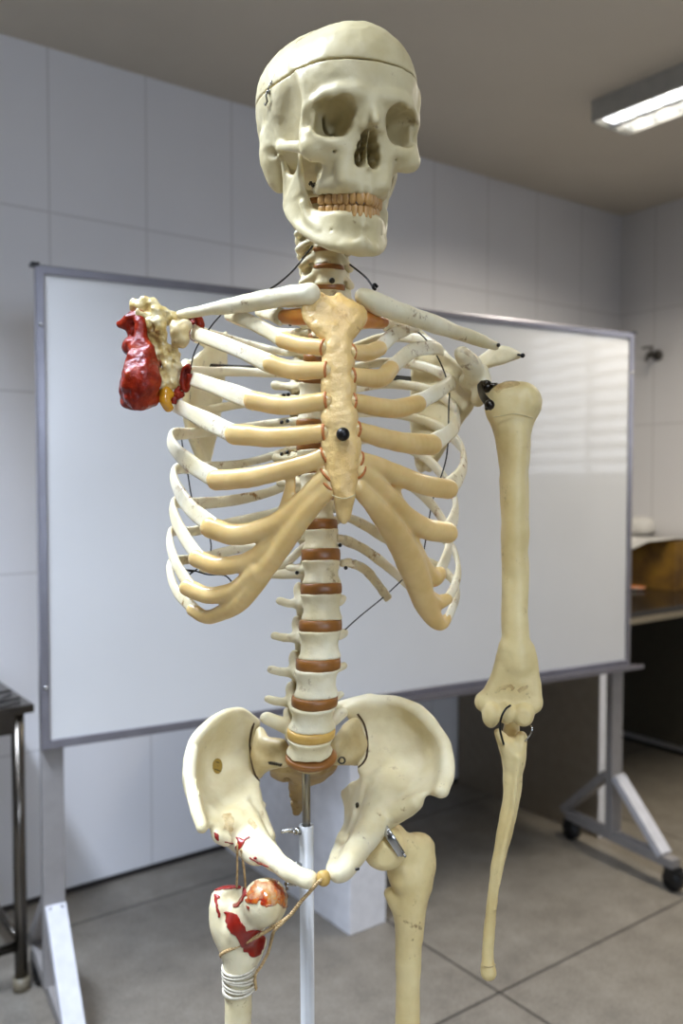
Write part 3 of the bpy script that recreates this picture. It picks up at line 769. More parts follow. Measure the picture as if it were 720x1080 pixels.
# ------------------------------------------------------------------ breastbone
OUT_L = [(333, 312), (318, 325), (321, 338), (336, 354), (340.5, 361), (338.5, 378), (342, 391), (338.5, 407), (343, 424), (337.5, 440), (342, 457), (338.5, 470), (342.5, 484), (344, 500), (350, 518), (352.5, 531), (357, 544)]
OUT_R = [(363, 314), (386, 328), (384.5, 342), (374.5, 355), (371.5, 362), (375, 378), (371.5, 395), (376, 408), (373, 422), (378, 438), (376.5, 454), (381, 469), (381, 485), (378, 500), (375.5, 518), (372.5, 531), (368, 544)]
st = PV.on([(318, 305, .77), (388, 305, .77), (350, 560, .74), (350, 560, .79)], .012, .0012)
def sd(y): return np.interp(y, [310, 345, 380, 450, 520, 552], [.768, .757, .75, .742, .742, .752])
G = []
for (x0, y0), (x1, y1) in zip(OUT_L, OUT_R):
    e = 5
    G.append([(x0+e, y0, sd(y0)+.004), ((3*x0+x1)/4, (3*y0+y1)/4+(3 if y0 < 315 else 0), sd(y0)+.0012), ((x0+x1)/2, (y0+y1)/2+(5 if y0 < 315 else 0), sd(y0)), ((x0+3*x1)/4, (y0+3*y1)/4+(3 if y0 < 315 else 0), sd(y0)+.0012), (x1-e, y1, sd(y1)+.006)])
st.sheet(G, 5.4)
st.st([(362, 540, .748, 6), (363, 549, .75, 4)], .002)
st.rough(.0011, 120, 5, 3); st.blur(1)
stern = bone('sternum', st.mesh(1), M['sternum'])
# groove above the xiphoid is a thin dark seam
bone('seam', tube(catmull(PP([(350, 522.5, .7383), (357, 525, .7372), (365, 525.5, .7372), (374.5, 522, .7385)]), 14), .0005, 6), M['sacrum'], stern)
v, f = join([ball_vf(S(361.5, 458, .731), px(7.2, .733), 14, 10), cyl_vf(S(361.5, 458, .733), S(360.5, 458.5, .745), px(4, .74), 10)])
bone('screw', (v, f), M['black_wire'], stern)

# ------------------------------------------------------------------ collar bones
c = PV.on([(185, 330, .84), (335, 300, .77), (335, 330, .75)], .02, .0013)
c.st([(326, 310, .765, 12), (318, 311, .768, 11.8), (300, 313, .775, 11), (272, 318, .79, 10), (240, 323, .805, 8), (212, 328, .82, 6), (190, 332, .835, 5)], 0)
c.rough(.0006, 90, 2); c.blur(1); bone('clavicle', c.mesh(2), M['bone'])
c = PV.on([(370, 300, .77), (530, 380, .92)], .025, .0013)
c.st([(382, 313, .772, 9), (390, 317, .776, 11), (406, 324, .786, 11), (432, 333, .805, 10), (458, 342, .828, 9.5), (480, 350, .85, 8), (503, 358, .87, 7), (522, 365, .885, 5)], 0)
c.rough(.0006, 90, 3); c.blur(1); bone('clavicle', c.mesh(2), M['bone'])

# ------------------------------------------------------------------ left shoulder blade
sc = PV.on([(430, 330, .97), (560, 360, .86), (440, 505, .98), (520, 430, .82)], .02, .0014)
sc.sheet([[(446, 352, .95), (463, 366, .935), (480, 382, .91), (498, 395, .885)],
          [(438, 392, .962), (455, 402, .95), (474, 412, .925), (497, 419, .89)],
          [(437, 435, .965), (450, 440, .955), (466, 441, .94), (482, 444, .91)],
          [(440, 490, .96), (444, 492, .957), (449, 494, .953), (453, 496, .95)]], 2.6)
sc.st([(499, 424, .888, 4), (488, 438, .905, 4.5), (474, 459, .925, 4.5), (452, 493, .95, 5)], .003)
sc.st([(440, 348, .95, 4), (436, 400, .965, 3.5), (436, 450, .967, 3.5), (444, 494, .957, 5)], .003)
sc.st([(492, 402, .89, 9), (503, 402, .877, 12)], .004)
sc.st([(507, 391, .868, 8), (508.5, 405, .868, 10), (504, 421, .872, 8)], .003)
sc.st([(500, 396, .872, 10), (498, 387, .855, 11), (490, 377, .838, 9.6), (486.5, 373, .83, 8)], .004)
sc.sheet([[(478, 392, .93), (498, 383, .92, 3), (518, 371.5, .908, 4.5), (533, 370, .898, 5), (549, 374.5, .888, 2.6)],
          [(482, 398, .92), (503, 391, .915, 3), (519, 384, .905, 3.5), (535, 379.5, .895, 3.5), (550, 375.5, .888, 2.4)]], 3, .003)
sc.rough(.0007, 80, 4); sc.blur(1); scap = bone('scapula', sc.mesh(2), M['hip'])
v, f = join([ball_vf(S(525.5, 364, .878), px(2.2, .88)), ball_vf(S(551, 375, .88), px(2.6, .88)), cyl_vf(S(551, 375, .88), S(546, 374, .885), px(1.2, .88), 8)])
bone('screw', (v, f), M['black_wire'], scap)
# right shoulder blade, behind the ribs
s2 = PV.on([(185, 340, .9), (240, 340, .97), (240, 500, .97), (190, 420, .85)], .02, .0016)
s2.sheet([[(238, 352, .962), (222, 366, .955), (206, 378, .935), (196, 384, .905)],
          [(236, 392, .975), (222, 400, .968), (208, 408, .95), (195, 414, .92)],
          [(230, 440, .978), (220, 444, .972), (208, 448, .96), (197, 446, .935)],
          [(221, 486, .97), (218, 487, .968), (214, 486, .963), (208, 482, .957)]], 2.8)
s2.st([(196, 384, .905, 6), (194, 400, .9, 9), (196, 418, .91, 5), (199, 450, .937, 4.5), (213, 486, .962, 5)], .003)
s2.sheet([[(232, 360, .965), (208, 350, .945), (190, 336, .9, 4), (180, 331, .86, 4)], [(230, 368, .965), (208, 360, .94), (190, 345, .895), (180, 338, .86)]], 3, .003)
s2.rough(.0007, 80, 6); s2.blur(1); bone('scapula', s2.mesh(2), M['hip'])

# ------------------------------------------------------------------ upper arm and forearm
hu = PV.on([(500, 395, .84), (580, 780, .84)], .03, .0014)
hu.st([(541, 470, .835, 16.5), (542, 500, .834, 15), (543, 550, .832, 15), (543, 600, .83, 14.2), (543, 650, .828, 14), (544, 675, .827, 14.6), (545, 700, .826, 14)], 0)
hu.el((538, 425, .838), (25, 24, 23), k=.004); hu.el((552, 425, .832), (19, 22, 21), k=.006); hu.el((526, 431, .842), (14, 15, 17), k=.006)
hu.st([(540, 440, .836, 23), (541, 462, .835, 18), (541.5, 485, .835, 15)], .006)
hu.sheet([[(534, 684, .826, 9), (545, 686, .826, 11), (556, 684, .826, 8)], [(524, 715, .828, 7), (544, 716, .826, 10), (563, 714, .826, 7)], [(513, 738, .83, 8), (541, 739, .827, 9), (564, 738, .826, 7.5)]], 8, .006)
hu.el((509, 741, .832), (8.5, 10, 9.5), k=.005)
hu.el((517.5, 753.5, .822), (9.5, 13, 14), k=.0015)
hu.el((533.5, 751, .822), (8.5, 12.5, 13), k=.0015)
hu.el((551, 753.5, .82), (12.5, 13, 13), k=.0015)
hu.el((526, 748, .826), (9, 9, 9), k=.002)
hu.el((562, 742, .83), (9.5, 14, 10), k=.005)
hu.el((534, 728, .812), (9, 7, 6), k=.004, sub=True); hu.el((551, 728, .812), (6, 5, 4), k=.004, sub=True)
hu.st([(555, 412, .812, 2.2), (552, 430, .811, 2.2), (547, 445, .815, 2)], .004, sub=True)
hu.st([(545, 455, .822, 4), (544, 500, .8215, 5), (542, 560, .8215, 4), (542, 600, .824, 3)], .012)
hu.rough(.0008, 60, 9); hu.blur(1); hum = bone('humerus', hu.mesh(2), M['long'])
bone('growth_line', tube(catmull(PP([(520, 440, .8195), (530, 438.5, .8145), (541, 436.5, .8115), (552, 438, .8115), (562, 441, .8165)]), 26), .0005, 5), M['sacrum'], hum)

ul = PV.on([(505, 765, .84), (560, 1040, .84)], .025, .0013)
ul.st([(541, 795, .83, 11.5), (540, 820, .83, 10.5), (539, 840, .829, 9), (534.5, 865, .828, 8.6), (528, 895, .827, 7.4), (522, 925, .826, 6.4), (519, 950, .826, 6.3), (516, 980, .826, 6.2), (514.5, 1005, .826, 6.6), (514.5, 1018, .826, 7.4), (515, 1026, .826, 8.2)], 0)
ul.st([(525, 772, .826, 5), (532, 783, .826, 8), (540, 800, .828, 11)], .004)
ul.st([(550, 777, .828, 6.5), (547, 790, .828, 8), (542, 806, .829, 10)], .004)
ul.st([(538, 787, .836, 11), (539, 772, .848, 9), (539, 758, .853, 8)], .004)
ul.el((539, 774, .82), (9, 6, 9), k=.003, sub=True)
ul.st([(546, 800, .818, 3), (541, 850, .8185, 2.2), (530, 900, .8185, 2), (522, 960, .819, 2)], .004)
ul.rough(.0008, 70, 12); ul.blur(1); uln = bone('ulna', ul.mesh(2), M['long'])
bone('growth_line', tube(catmull(PP([(507.5, 1017, .8205), (512, 1019.5, .8185), (518, 1019.5, .8185), (522.5, 1017, .8205)]), 20), .0005, 5), M['sacrum'], uln)
# elbow wires
bone('elbow_wire', tube(catmull(PP([(538, 744, .808), (533, 748, .803), (528.5, 757, .801), (527, 768, .806), (529, 778, .812), (531, 785, .817)]), 26), px(1.2, .81), 7), M['black_wire'])
bone('elbow_wire', tube(catmull(PP([(558, 764, .822), (561, 768, .818), (559, 775, .818), (553, 782, .823)]), 20), px(.8, .81), 6), M['steel'])
# shoulder hinge: strap between two bolts
hb = []
A_, B_ = S(514, 405, .832), S(516, 426, .808)
hb.append(ball_vf(S(512.5, 407.5, .846), px(7, .84), 12, 8)); hb.append(ball_vf(S(516, 427, .806), px(5.6, .81), 12, 8))
hb.append(ball_vf(S(513, 431, .802), px(2, .81))); hb.append(ball_vf(S(512, 404, .838), px(3, .83)))
hb.append(band(catmull(PP([(506, 404, .848), (507, 413, .84), (511, 421, .823), (519, 429, .812)]), 14), [px(4.5, .83)]*14, [px(1.2, .83)]*14, [np.array([-.9, -.5, .2])]*14))
hb.append(cyl_vf(S(510, 407, .85), S(524, 406.5, .842), px(3, .84), 10))
v, f = join(hb); bone('shoulder_hinge', (v, f), M['darksteel'])

# ------------------------------------------------------------------ hip bones
hp = PV.on([(190, 735, .95), (345, 940, .78), (190, 940, .8), (300, 740, .95)], .02, .0015)
hp.sheet([[(270, 762, .935, 4.5), (253, 751, .927, 5.5), (234, 755.5, .905, 6), (217, 767, .888, 6), (202.5, 787, .872, 6.5), (199.5, 815, .857, 7), (204.5, 842, .838, 7), (213, 872, .812, 6.5)],
          [(268, 778, .945), (257, 772, .945), (240, 777, .935), (225, 788, .92), (213, 803, .905), (208, 823, .885), (211, 846, .86), (217, 872, .825)],
          [(268, 797, .945), (260, 796, .948), (247, 801, .942), (235, 811, .93), (226, 823, .915), (222, 837, .892), (222, 853, .862), (223, 870, .835)],
          [(269, 826, .92, 5), (266, 831, .915, 6), (262, 839, .908, 7), (257, 848, .896, 8), (252, 857, .884, 8), (246, 866, .87, 8), (239, 874, .855, 8), (231, 880, .84, 7)]], 3.6)
hp.sheet([[(197, 800, .883, 4), (196.5, 825, .873, 4), (203, 850, .855, 4)], [(200.5, 800, .872, 5), (199.5, 822, .86, 5), (206, 850, .842, 5)]], 4, .003)
hp.st([(205, 790, .868, 5), (200.5, 812, .857, 6.4), (202.5, 836, .842, 6.4), (210, 862, .82, 6), (213, 873, .81, 5.8)], .002)
hp.el((247, 872, .868), (17, 14, 17), k=.008)
hp.st([(229, 876, .838, 5), (229, 882, .832, 6.5), (238, 886, .838, 7)], .004)
hp.st([(257, 866, .885, 18), (264, 880, .868, 17), (278, 896, .845, 13.4), (293, 910, .822, 10.8), (310, 921, .803, 9.8), (326, 928.5, .794, 10)], .008)
hp.st([(268, 838, .91, 8), (272, 852, .90, 8), (276, 866, .895, 9), (283, 882, .885, 8)], .005)
hp.sheet([[(266, 838, .918, 6), (270, 855, .912, 6), (276, 872, .905, 6)], [(276, 848, .93, 3), (277, 862, .93, 4), (280, 880, .92, 4.5)]], 5, .004)
hp.st([(275, 855, .925, 4), (279.5, 848, .928, 2.6)], .003)
hp.st([(280, 880, .925, 6), (288, 898, .92, 7), (300, 912, .90, 6), (315, 924, .86, 5), (326, 932, .81, 6)], .003)
hp.st([(244, 884, .862, 10), (258, 893, .85, 11), (270, 902, .842, 10)], .006)
hp.rough(.0011, 55, 14, 3); hp.blur(1); rhip = bone('hip_bone', hp.mesh(2), M['hip'])

hl = PV.on([(335, 720, .97), (490, 720, .97), (335, 945, .78), (490, 945, .8)], .02, .0015)
hl.sheet([[(366, 748, .947, 5.5), (387, 741, .943, 6), (413, 740, .937, 6), (438, 748.5, .925, 6.4), (457, 768, .908, 6.5), (469, 788, .892, 7), (471, 812, .873, 7.5), (464, 835, .85, 7)],
          [(374, 765, .955), (391, 760, .955), (412, 760, .952), (433, 768, .943), (448, 783, .93), (456, 800, .912), (458, 818, .888), (455, 836, .86)],
          [(380, 785, .95), (394, 785, .952), (410, 788, .948), (425, 796, .938), (437, 806, .925), (444, 818, .908), (447, 828, .885), (447, 838, .862)],
          [(381, 812, .93, 5), (387, 822, .922, 6.5), (393, 831, .913, 8), (400, 840, .90, 9), (408, 847, .89, 9), (417, 851, .88, 8.5), (427, 851, .87, 8), (437, 847, .862, 6.5)]], 3.6)
hl.st([(388, 738, .945, 5), (414, 739, .937, 5.8), (440, 749, .924, 6.4), (460, 770, .905, 6.6), (471.5, 792, .889, 6.4), (472.5, 815, .87, 6.4), (466.5, 834, .85, 6.6)], .002)
hl.st([(357, 745, .953, 4.5), (372, 740.5, .95, 5.5), (390, 737, .945, 5.5)], .003)
hl.el((416, 852, .888), (20, 14, 15), k=.010)
hl.st([(438, 846, .862, 7), (431, 851, .866, 8), (420, 857, .872, 9)], .008)
hl.st([(408, 838, .912, 21), (401, 854, .895, 20), (392, 872, .870, 16.5), (382, 889, .846, 13.5), (371, 904, .822, 12), (362, 917, .804, 11.5), (357, 920.5, .798, 10.5)], .012)
hl.sheet([[(385, 824, .92, 6), (383, 850, .90, 7), (379, 872, .88, 6), (370, 894, .85, 6), (360, 912, .82, 5)],
          [(371, 829, .935, 4), (372, 852, .92, 4), (370, 874, .905, 3.5), (362, 896, .88, 3.5), (354, 912, .845, 4)],
          [(362, 836, .945, 3), (367, 854, .935, 4), (365, 872, .925, 4), (356, 893, .895, 4), (350, 912, .85, 4)]], 4, .003)
hl.st([(363, 837, .945, 3.2), (369, 850, .937, 5), (368, 868, .928, 5.5), (359, 888, .90, 5.5), (351, 908, .855, 5.5), (349, 920, .82, 6)], .003)
hl.st([(369, 833, .94, 3), (361, 836, .948, 2.2)], .003)
hl.el((366, 886, .884), (5, 11, 7), roty(.4), k=.003, sub=True)
hl.rough(.0009, 55, 15); hl.blur(1); lhip = bone('hip_bone', hl.mesh(2), M['hip'])
# rubber joint between the pubic bones
v, f = tube(catmull(PP([(340, 919, .792), (341, 926, .789), (341.5, 932, .79)]), 8), [px(5, .79), px(6.5, .79)]+[px(7, .79)]*4+[px(6.5, .79), px(5, .79)], 14); bone('pubic_joint', (v, f), M['sand'])
# round sticker on the right hip bone
cc = S(229.3, 808, .9235); e1 = S(230.3, 808, .9225)-cc; e2 = S(229.3, 807, .9235)-cc; e1 /= np.linalg.norm(e1); e2 -= e1*(e1@e2); e2 /= np.linalg.norm(e2); nn_ = np.cross(e1, e2)
if nn_[1] > 0: nn_ = -nn_
def decal(c, e1, e2, nn, a, b, th, n=24):
    V = [c+nn*th+e1*a*math.cos(2*math.pi*j/n)+e2*b*math.sin(2*math.pi*j/n) for j in range(n)]+[c-nn*.003+e1*a*math.cos(2*math.pi*j/n)+e2*b*math.sin(2*math.pi*j/n) for j in range(n)]
    return V, [tuple(range(n))]+[(j, (j+1) % n, n+(j+1) % n, n+j) for j in range(n)]
STK = (cc, e1, e2, nn_)

# ------------------------------------------------------------------ sacrum
sa_ = PV.on([(258, 750, .95), (395, 750, .95), (300, 875, .97), (340, 800, .86)], .02, .0014)
sa_.el((327, 800, .888), (24, 7.5, 17), k=.004)
sa_.sheet([[(275, 772, .925, 5), (280, 782, .915), (297, 786, .905)], [(270, 788, .922, 6), (282, 796, .915), (303, 800, .905)], [(270, 803, .92, 6), (280, 803, .915), (296, 803, .91)], [(273, 817, .925, 5), (277, 812, .922, 5), (288, 807, .92, 5)]], 7)
sa_.sheet([[(374, 762, .94, 5), (366, 770, .93), (354, 786, .915)], [(380, 776, .938, 6), (368, 784, .928), (352, 799, .915)], [(380, 792, .936, 6), (369, 795, .928), (354, 800, .918)], [(374, 803, .938, 5), (368, 802, .932, 5), (357, 803, .925, 5)]], 7)
lo_v = PV.on([(270, 795, .90), (365, 795, .90), (300, 875, .97)], .02, .0014)
lo_v.sheet([[(290, 806, .925), (308, 808, .92), (326, 808, .915), (340, 808, .92), (352, 806, .93)],
           [(288, 816, .94), (306, 822, .94), (322, 824, .94), (338, 820, .942), (349, 812, .945)]], 5, .004)
lo_v.sheet([[(308, 820, .945), (316, 824, .945), (326, 822, .948)], [(309, 838, .958), (315, 840, .957), (321, 838, .958)], [(310.5, 852, .955), (314, 853, .955), (318, 851, .956)]], 4, .003)
for y in (830, 838, 847, 857): lo_v.st([(314, y, .955, 4), (306.5+.3*(y-830)*.4, y+1, .953, 2.4)], .002)
for p in ((303, 812, .915), (303, 820, .935), (340, 811, .918)): lo_v.el(p, (3.5, 3, 8), k=.003, sub=True)
lo_v.rough(.0013, 90, 18, 3); lo_v.blur(1)
sa_.rough(.0012, 90, 17, 3); sa_.blur(1); sac = bone('sacrum', sa_.mesh(2), M['sacrum']); bone('coccyx', lo_v.mesh(2), M['coccyx'], sac)
# springs and hooks at the sacroiliac joint
def coil(a, b, r, turns, wr, n=None):
    a = np.asarray(a); b = np.asarray(b); d = b-a; L = np.linalg.norm(d); d /= L
    u = np.cross(d, (0, 0, 1.)); u /= np.linalg.norm(u); w = np.cross(d, u); m = n or turns*9
    return tube([a+d*L*i/m+r*(u*math.cos(2*math.pi*turns*i/m)+w*math.sin(2*math.pi*turns*i/m)) for i in range(m+1)], wr, 5)
v, f = join([coil(S(284, 804.5, .893), S(297, 807, .893), px(1.7, .89), 7, px(.55, .89)), tube(PP([(283, 804, .895), (287, 805, .9)]), px(.8, .9), 6)]); bone('joint_spring', (v, f), M['darksteel'])
v, f = join([coil(S(360, 802, .905), S(360.6, 802, .899), px(3.4, .9), 3, px(.9, .9)), tube(PP([(344, 803, .90), (350, 800, .90)]), px(1, .9), 6)]); bone('joint_spring', (v, f), M['darksteel'])

# ------------------------------------------------------------------ thigh bones
fl_ = PV.on([(378, 860, .9), (468, 1090, .9), (420, 860, .95)], .03, .0015)
fl_.ball(S(405, 893.5, .885), px(23.5, .885))
fl_.st([(408, 890, .889, 16), (423, 893, .90, 16), (438, 900, .91, 18)], .004)
fl_.st([(404, 885, .893, 17), (413, 882, .9, 15)], .003)
fl_.st([(441, 895, .912, 16.5), (442, 910, .912, 17.5), (437, 930, .908, 19)], .004)
fl_.st([(434, 884, .915, 5.5), (446, 885, .912, 5.5), (450, 892, .912, 7)], .004)
fl_.st([(437, 915, .908, 19), (434, 940, .905, 18.5), (432, 965, .902, 16.2), (431, 1000, .902, 14), (430, 1040, .902, 13), (429.5, 1080, .902, 13), (429, 1110, .902, 13)], .004)
fl_.st([(411, 942, .905, 7), (417, 950, .905, 9), (423, 965, .904, 8)], .005)
fl_.st([(420, 905, .9, 14), (425, 925, .9, 16)], .006)
fl_.rough(.0008, 60, 21); fl_.blur(1)
V, F = fl_.mesh(2); lfem = bone('femur', (V, F), M['long'])
top = S(429, 1108, .902); bot = top+np.array([.03, .02, -.26])
kn = Vox(*bounds([bot, top], .06), .003)
kn.chain([top, (top+bot)/2+(0, -.008, 0), bot], [px(13, .9), .0135, .018]); kn.chain([bot+(-.02, .004, -.01), bot+(.02, .004, -.01)], [.021, .021], k=.01); kn.blur(1)
bone('femur_shaft_end', kn.mesh(1), M['long'], lfem)
sb = band(catmull(PP([(402, 869, .871), (409, 879, .8585), (416, 890, .8575), (423, 901, .863)]), 16), [px(4.4, .87)]*16, [px(1.5, .87)]*16, [np.array([-.1, -1, .15])]*16)
v, f = join([sb, ball_vf(S(423.5, 900.5, .865), px(3.2, .87)), cyl_vf(S(423, 899, .868), S(427, 903, .858), px(1.6, .87), 8)]); bone('hip_strap', (v, f), M['steel'], lfem)

fr = PV.on([(210, 920, .86), (310, 1090, .9), (250, 920, .8)], .03, .0014)
fr.ball(S(279, 951, .83), px(24, .83))
fr.st([(272, 958, .835, 19), (258, 972, .843, 20), (250, 985, .85, 19)], .003)
fr.st([(235, 958, .853, 15), (238, 975, .853, 17), (247, 995, .853, 17)], .004)
fr.st([(229, 946, .856, 7), (240, 943, .858, 7), (253, 942, .855, 7)], .004)
fr.st([(250, 985, .853, 19), (253, 1005, .853, 18.5), (252, 1025, .853, 16.5), (251, 1050, .853, 14.6), (251, 1080, .853, 14), (251, 1110, .853, 14)], .004)
fr.st([(273, 994, .858, 8), (268, 1006, .858, 9), (262, 1020, .857, 7)], .005)
fr.el((242, 942, .846), (10, 8, 11), k=.002, sub=True)
fr.rough(.0008, 60, 23); fr.blur(1)
V, F = fr.mesh(2); rfem = bone('femur', (V, F), M['hip'])
top = S(251, 1108, .853); bot = top+np.array([-.02, .02, -.24])
kn = Vox(*bounds([bot, top], .06), .003)
kn.chain([top, (top+bot)/2+(0, -.008, 0), bot], [px(14, .853), .0135, .018]); kn.chain([bot+(-.02, .004, -.01), bot+(.02, .004, -.01)], [.021, .021], k=.01); kn.blur(1)
bone('femur_shaft_end', kn.mesh(1), M['long'], rfem)

def front_depth(vs, x, y, d0=.70, d1=1.0, n=600):
    D = np.linspace(d0, d1, n); P = np.array([S(x, y, d) for d in D]); best = None
    for v in vs:
        i = np.round((P-v.o)/v.h).astype(int); ok = np.all((i >= 0) & (i < v.n), 1); i = np.clip(i, 0, v.n-1)
        w = np.where(ok & (v.f[i[:, 0], i[:, 1], i[:, 2]] < 0))[0]
        if len(w) and (best is None or w[0] < best): best = w[0]
    return None if best is None else D[best]
def crack(L, vs, r, name, mat, parent, n=40):
    Q = catmull(np.array(L, float), n); P = []
    for x, y in Q:
        d = front_depth(vs, x, y)
        if d is not None: P.append((x, y, d+.0002))
    P = np.array(P); d = P[:, 2].copy()
    for _ in range(3): d[1:-1] = (d[:-2]+d[1:-1]+d[2:])/3
    P[:, 2] = d
    return bone(name, tube(PP([tuple(p) for p in P]), r, 6), M[mat], parent)
crack([(268, 762), (265, 772), (263.5, 783), (264, 793), (266, 806), (269, 817), (273, 824)], [hp, sa_], px(1.3, .9), 'joint_line', 'joint_dark', rhip)
crack([(377, 753), (383, 762), (386.5, 774), (387.5, 788), (386, 799), (381, 807), (375, 811)], [hl, sa_], px(1.3, .9), 'joint_line', 'joint_dark', lhip)
# ------------------------------------------------------------------ paint, twine, torn flesh, wires
def to_px(P):
    u, v, z = P[..., 0], P[..., 1], P[..., 2]-CAMH
    D = v*cp-z*sp; t = v*sp+z*cp
    return 360+FPX*u/D, 540-FPX*t/D, D
def poly_sd(x, y, poly):
    d = np.full(x.shape, 1e9); ins = np.zeros(x.shape, bool); n = len(poly)
    for i in range(n):
        (ax, ay), (bx, by) = poly[i], poly[(i+1) % n]; ex, ey = bx-ax, by-ay
        t = np.clip(((x-ax)*ex+(y-ay)*ey)/(ex*ex+ey*ey), 0, 1); d = np.minimum(d, np.hypot(x-ax-t*ex, y-ay-t*ey))
        c = ((ay > y) != (by > y)) & (x < (bx-ax)*(y-ay)/(by-ay+1e-12)+ax); ins ^= c
    return np.where(ins, -d, d)
def closed(p, k=5):
    P = np.array(p, float); n = len(P); out = []
    for i in range(n):
        a, b, c, d = P[i-1], P[i], P[(i+1) % n], P[(i+2) % n]
        for u in np.arange(k)/k: out.append(tuple(.5*(2*b+(c-a)*u+(2*a-5*b+4*c-d)*u*u+(3*b-a-3*c+d)*u**3)))
    return out
def paint(v, polys, mat, parent, name, Dr, th=.0009, edge=1.2, seed=0, fine=.0009, warp=.9, sm=True, **kw):
    """a skin of paint lying on the bone surface, bounded by outlines"""
    polys = [closed(p) if len(p) > 6 and warp > 0 and sm else p for p in polys]
    allp = np.array([p for q_ in polys for p in q_]); lo2 = allp.min(0)-4; hi2 = allp.max(0)+4
    C = PP([(a, b, d) for a in (lo2[0], hi2[0]) for b in (lo2[1], hi2[1]) for d in Dr])
    g = Vox(C.min(0), C.max(0), fine)
    X, Y, Z = g.coords()
    # sample the bone field
    fi = [(c-v.o[i])/v.h for i, c in enumerate((X, Y, Z))]
    ii = [np.clip(np.floor(a).astype(int), 0, v.n[i]-2) for i, a in enumerate(fi)]; fr_ = [np.clip(a-b, 0, 1) for a, b in zip(fi, ii)]
    f = 0
    for a in (0, 1):
        for b in (0, 1):
            for c in (0, 1):
                f = f+(fr_[0] if a else 1-fr_[0])*(fr_[1] if b else 1-fr_[1])*(fr_[2] if c else 1-fr_[2])*v.f[ii[0]+a, ii[1]+b, ii[2]+c]
    x, y, D = to_px(np.stack([X, Y, Z], -1))
    x = x+warp*1.6*vnoise(x*.28, y*.28, y*0+.5, seed)+warp*.8*vnoise(x*.7, y*.7, y*0+.5, seed+1); y = y+warp*1.6*vnoise(x*.28, y*.28, y*0+5.5, seed+2)
    sdp = np.full(x.shape, 1e9)
    for q_ in polys: sdp = np.minimum(sdp, poly_sd(x, y, q_))
    sdm = sdp*.85/FPX
    d = np.maximum(np.abs(f+.0004)-(th+.0006), sdm)
    d = np.maximum(d, np.maximum(Dr[0]-D, D-Dr[1]))
    g.f = d.astype(np.float32); return bone(name, g.mesh(1), M[mat], parent, **kw)
def line_poly(P, w):
    P = np.asarray(P, float); T = np.gradient(P, axis=0); T /= np.linalg.norm(T, axis=1)[:, None]; N = np.stack([-T[:, 1], T[:, 0]], 1)
    w = np.broadcast_to(np.asarray(w, float), (len(P),))[:, None]
    return [tuple(p) for p in P+N*w]+[tuple(p) for p in (P-N*w)[::-1]]

paint(fr, [[(238, 961), (249, 965), (258, 978), (262, 982), (278, 983), (279, 997), (272.5, 1009), (264, 1009), (254, 999), (249, 988), (239.5, 978), (238, 969)]], 'paint', rfem, 'red_patch', (.79, .86), warp=1.5, th=.0015, label='dark red painted patch')
paint(fr, [line_poly([(226, 938), (233, 936), (243, 935), (252, 935)], 2.2), line_poly([(227, 944), (229, 957), (231, 968)], 1.5), line_poly([(257, 936), (257, 945), (251, 953), (246, 955)], 2), line_poly([(226, 942), (232, 947)], 1.4)], 'paint', rfem, 'red_smear', (.79, .875), seed=5)
paint(fr, [[(259, 948), (264, 936), (274, 928), (286, 927.5), (296, 932), (302, 942), (303, 953), (298, 960), (293, 951), (286, 957), (279, 956), (273, 951), (266, 955)], line_poly([(259, 954), (260, 960)], 1.5)], 'glaze', rfem, 'glazed_smear', (.79, .85), seed=8, warp=2.2)
paint(hp, [[(248, 882), (252, 883), (258, 887), (256, 892), (251, 898), (248, 895), (250, 889)], line_poly([(257, 886), (264, 883)], 1.0), [(225, 877), (231, 880), (231.5, 888), (227, 884)], line_poly([(236, 888), (246, 890)], .9), line_poly([(262, 904), (272, 911), (284, 914)], .9)], 'paint', rhip, 'red_smear', (.80, .90), seed=11)
paint(hp, [[(269+2.2*math.cos(a), 905+1.8*math.sin(a)) for a in np.linspace(0, 6.0, 9)]], 'paint', rhip, 'red_spot', (.80, .90), warp=0)
ell = [(229.3+5.4*math.cos(a), 808+8.4*math.sin(a)) for a in np.linspace(0, 2*math.pi, 22)[:-1]]
stk = paint(hp, [ell], 'label_sticker', rhip, 'round_sticker', (.86, .97), warp=0, th=.0006)
paint(hp, [line_poly([(226, 811), (232.5, 813.5)], .55), line_poly([(227.5, 803.5), (231.5, 804.5)], .55), [(229, 807.3), (230, 807.3), (230, 808.3), (229, 808.3)]], 'ink', rhip, 'sticker_print', (.86, .97), warp=0, th=.0011, fine=.0006)
paint(hp, [line_poly([(207, 822), (207.5, 830), (209.5, 834), (209.5, 839), (211.5, 839.5)], .8)], 'sacrum', rhip, 'scratch', (.80, .87), warp=.4)

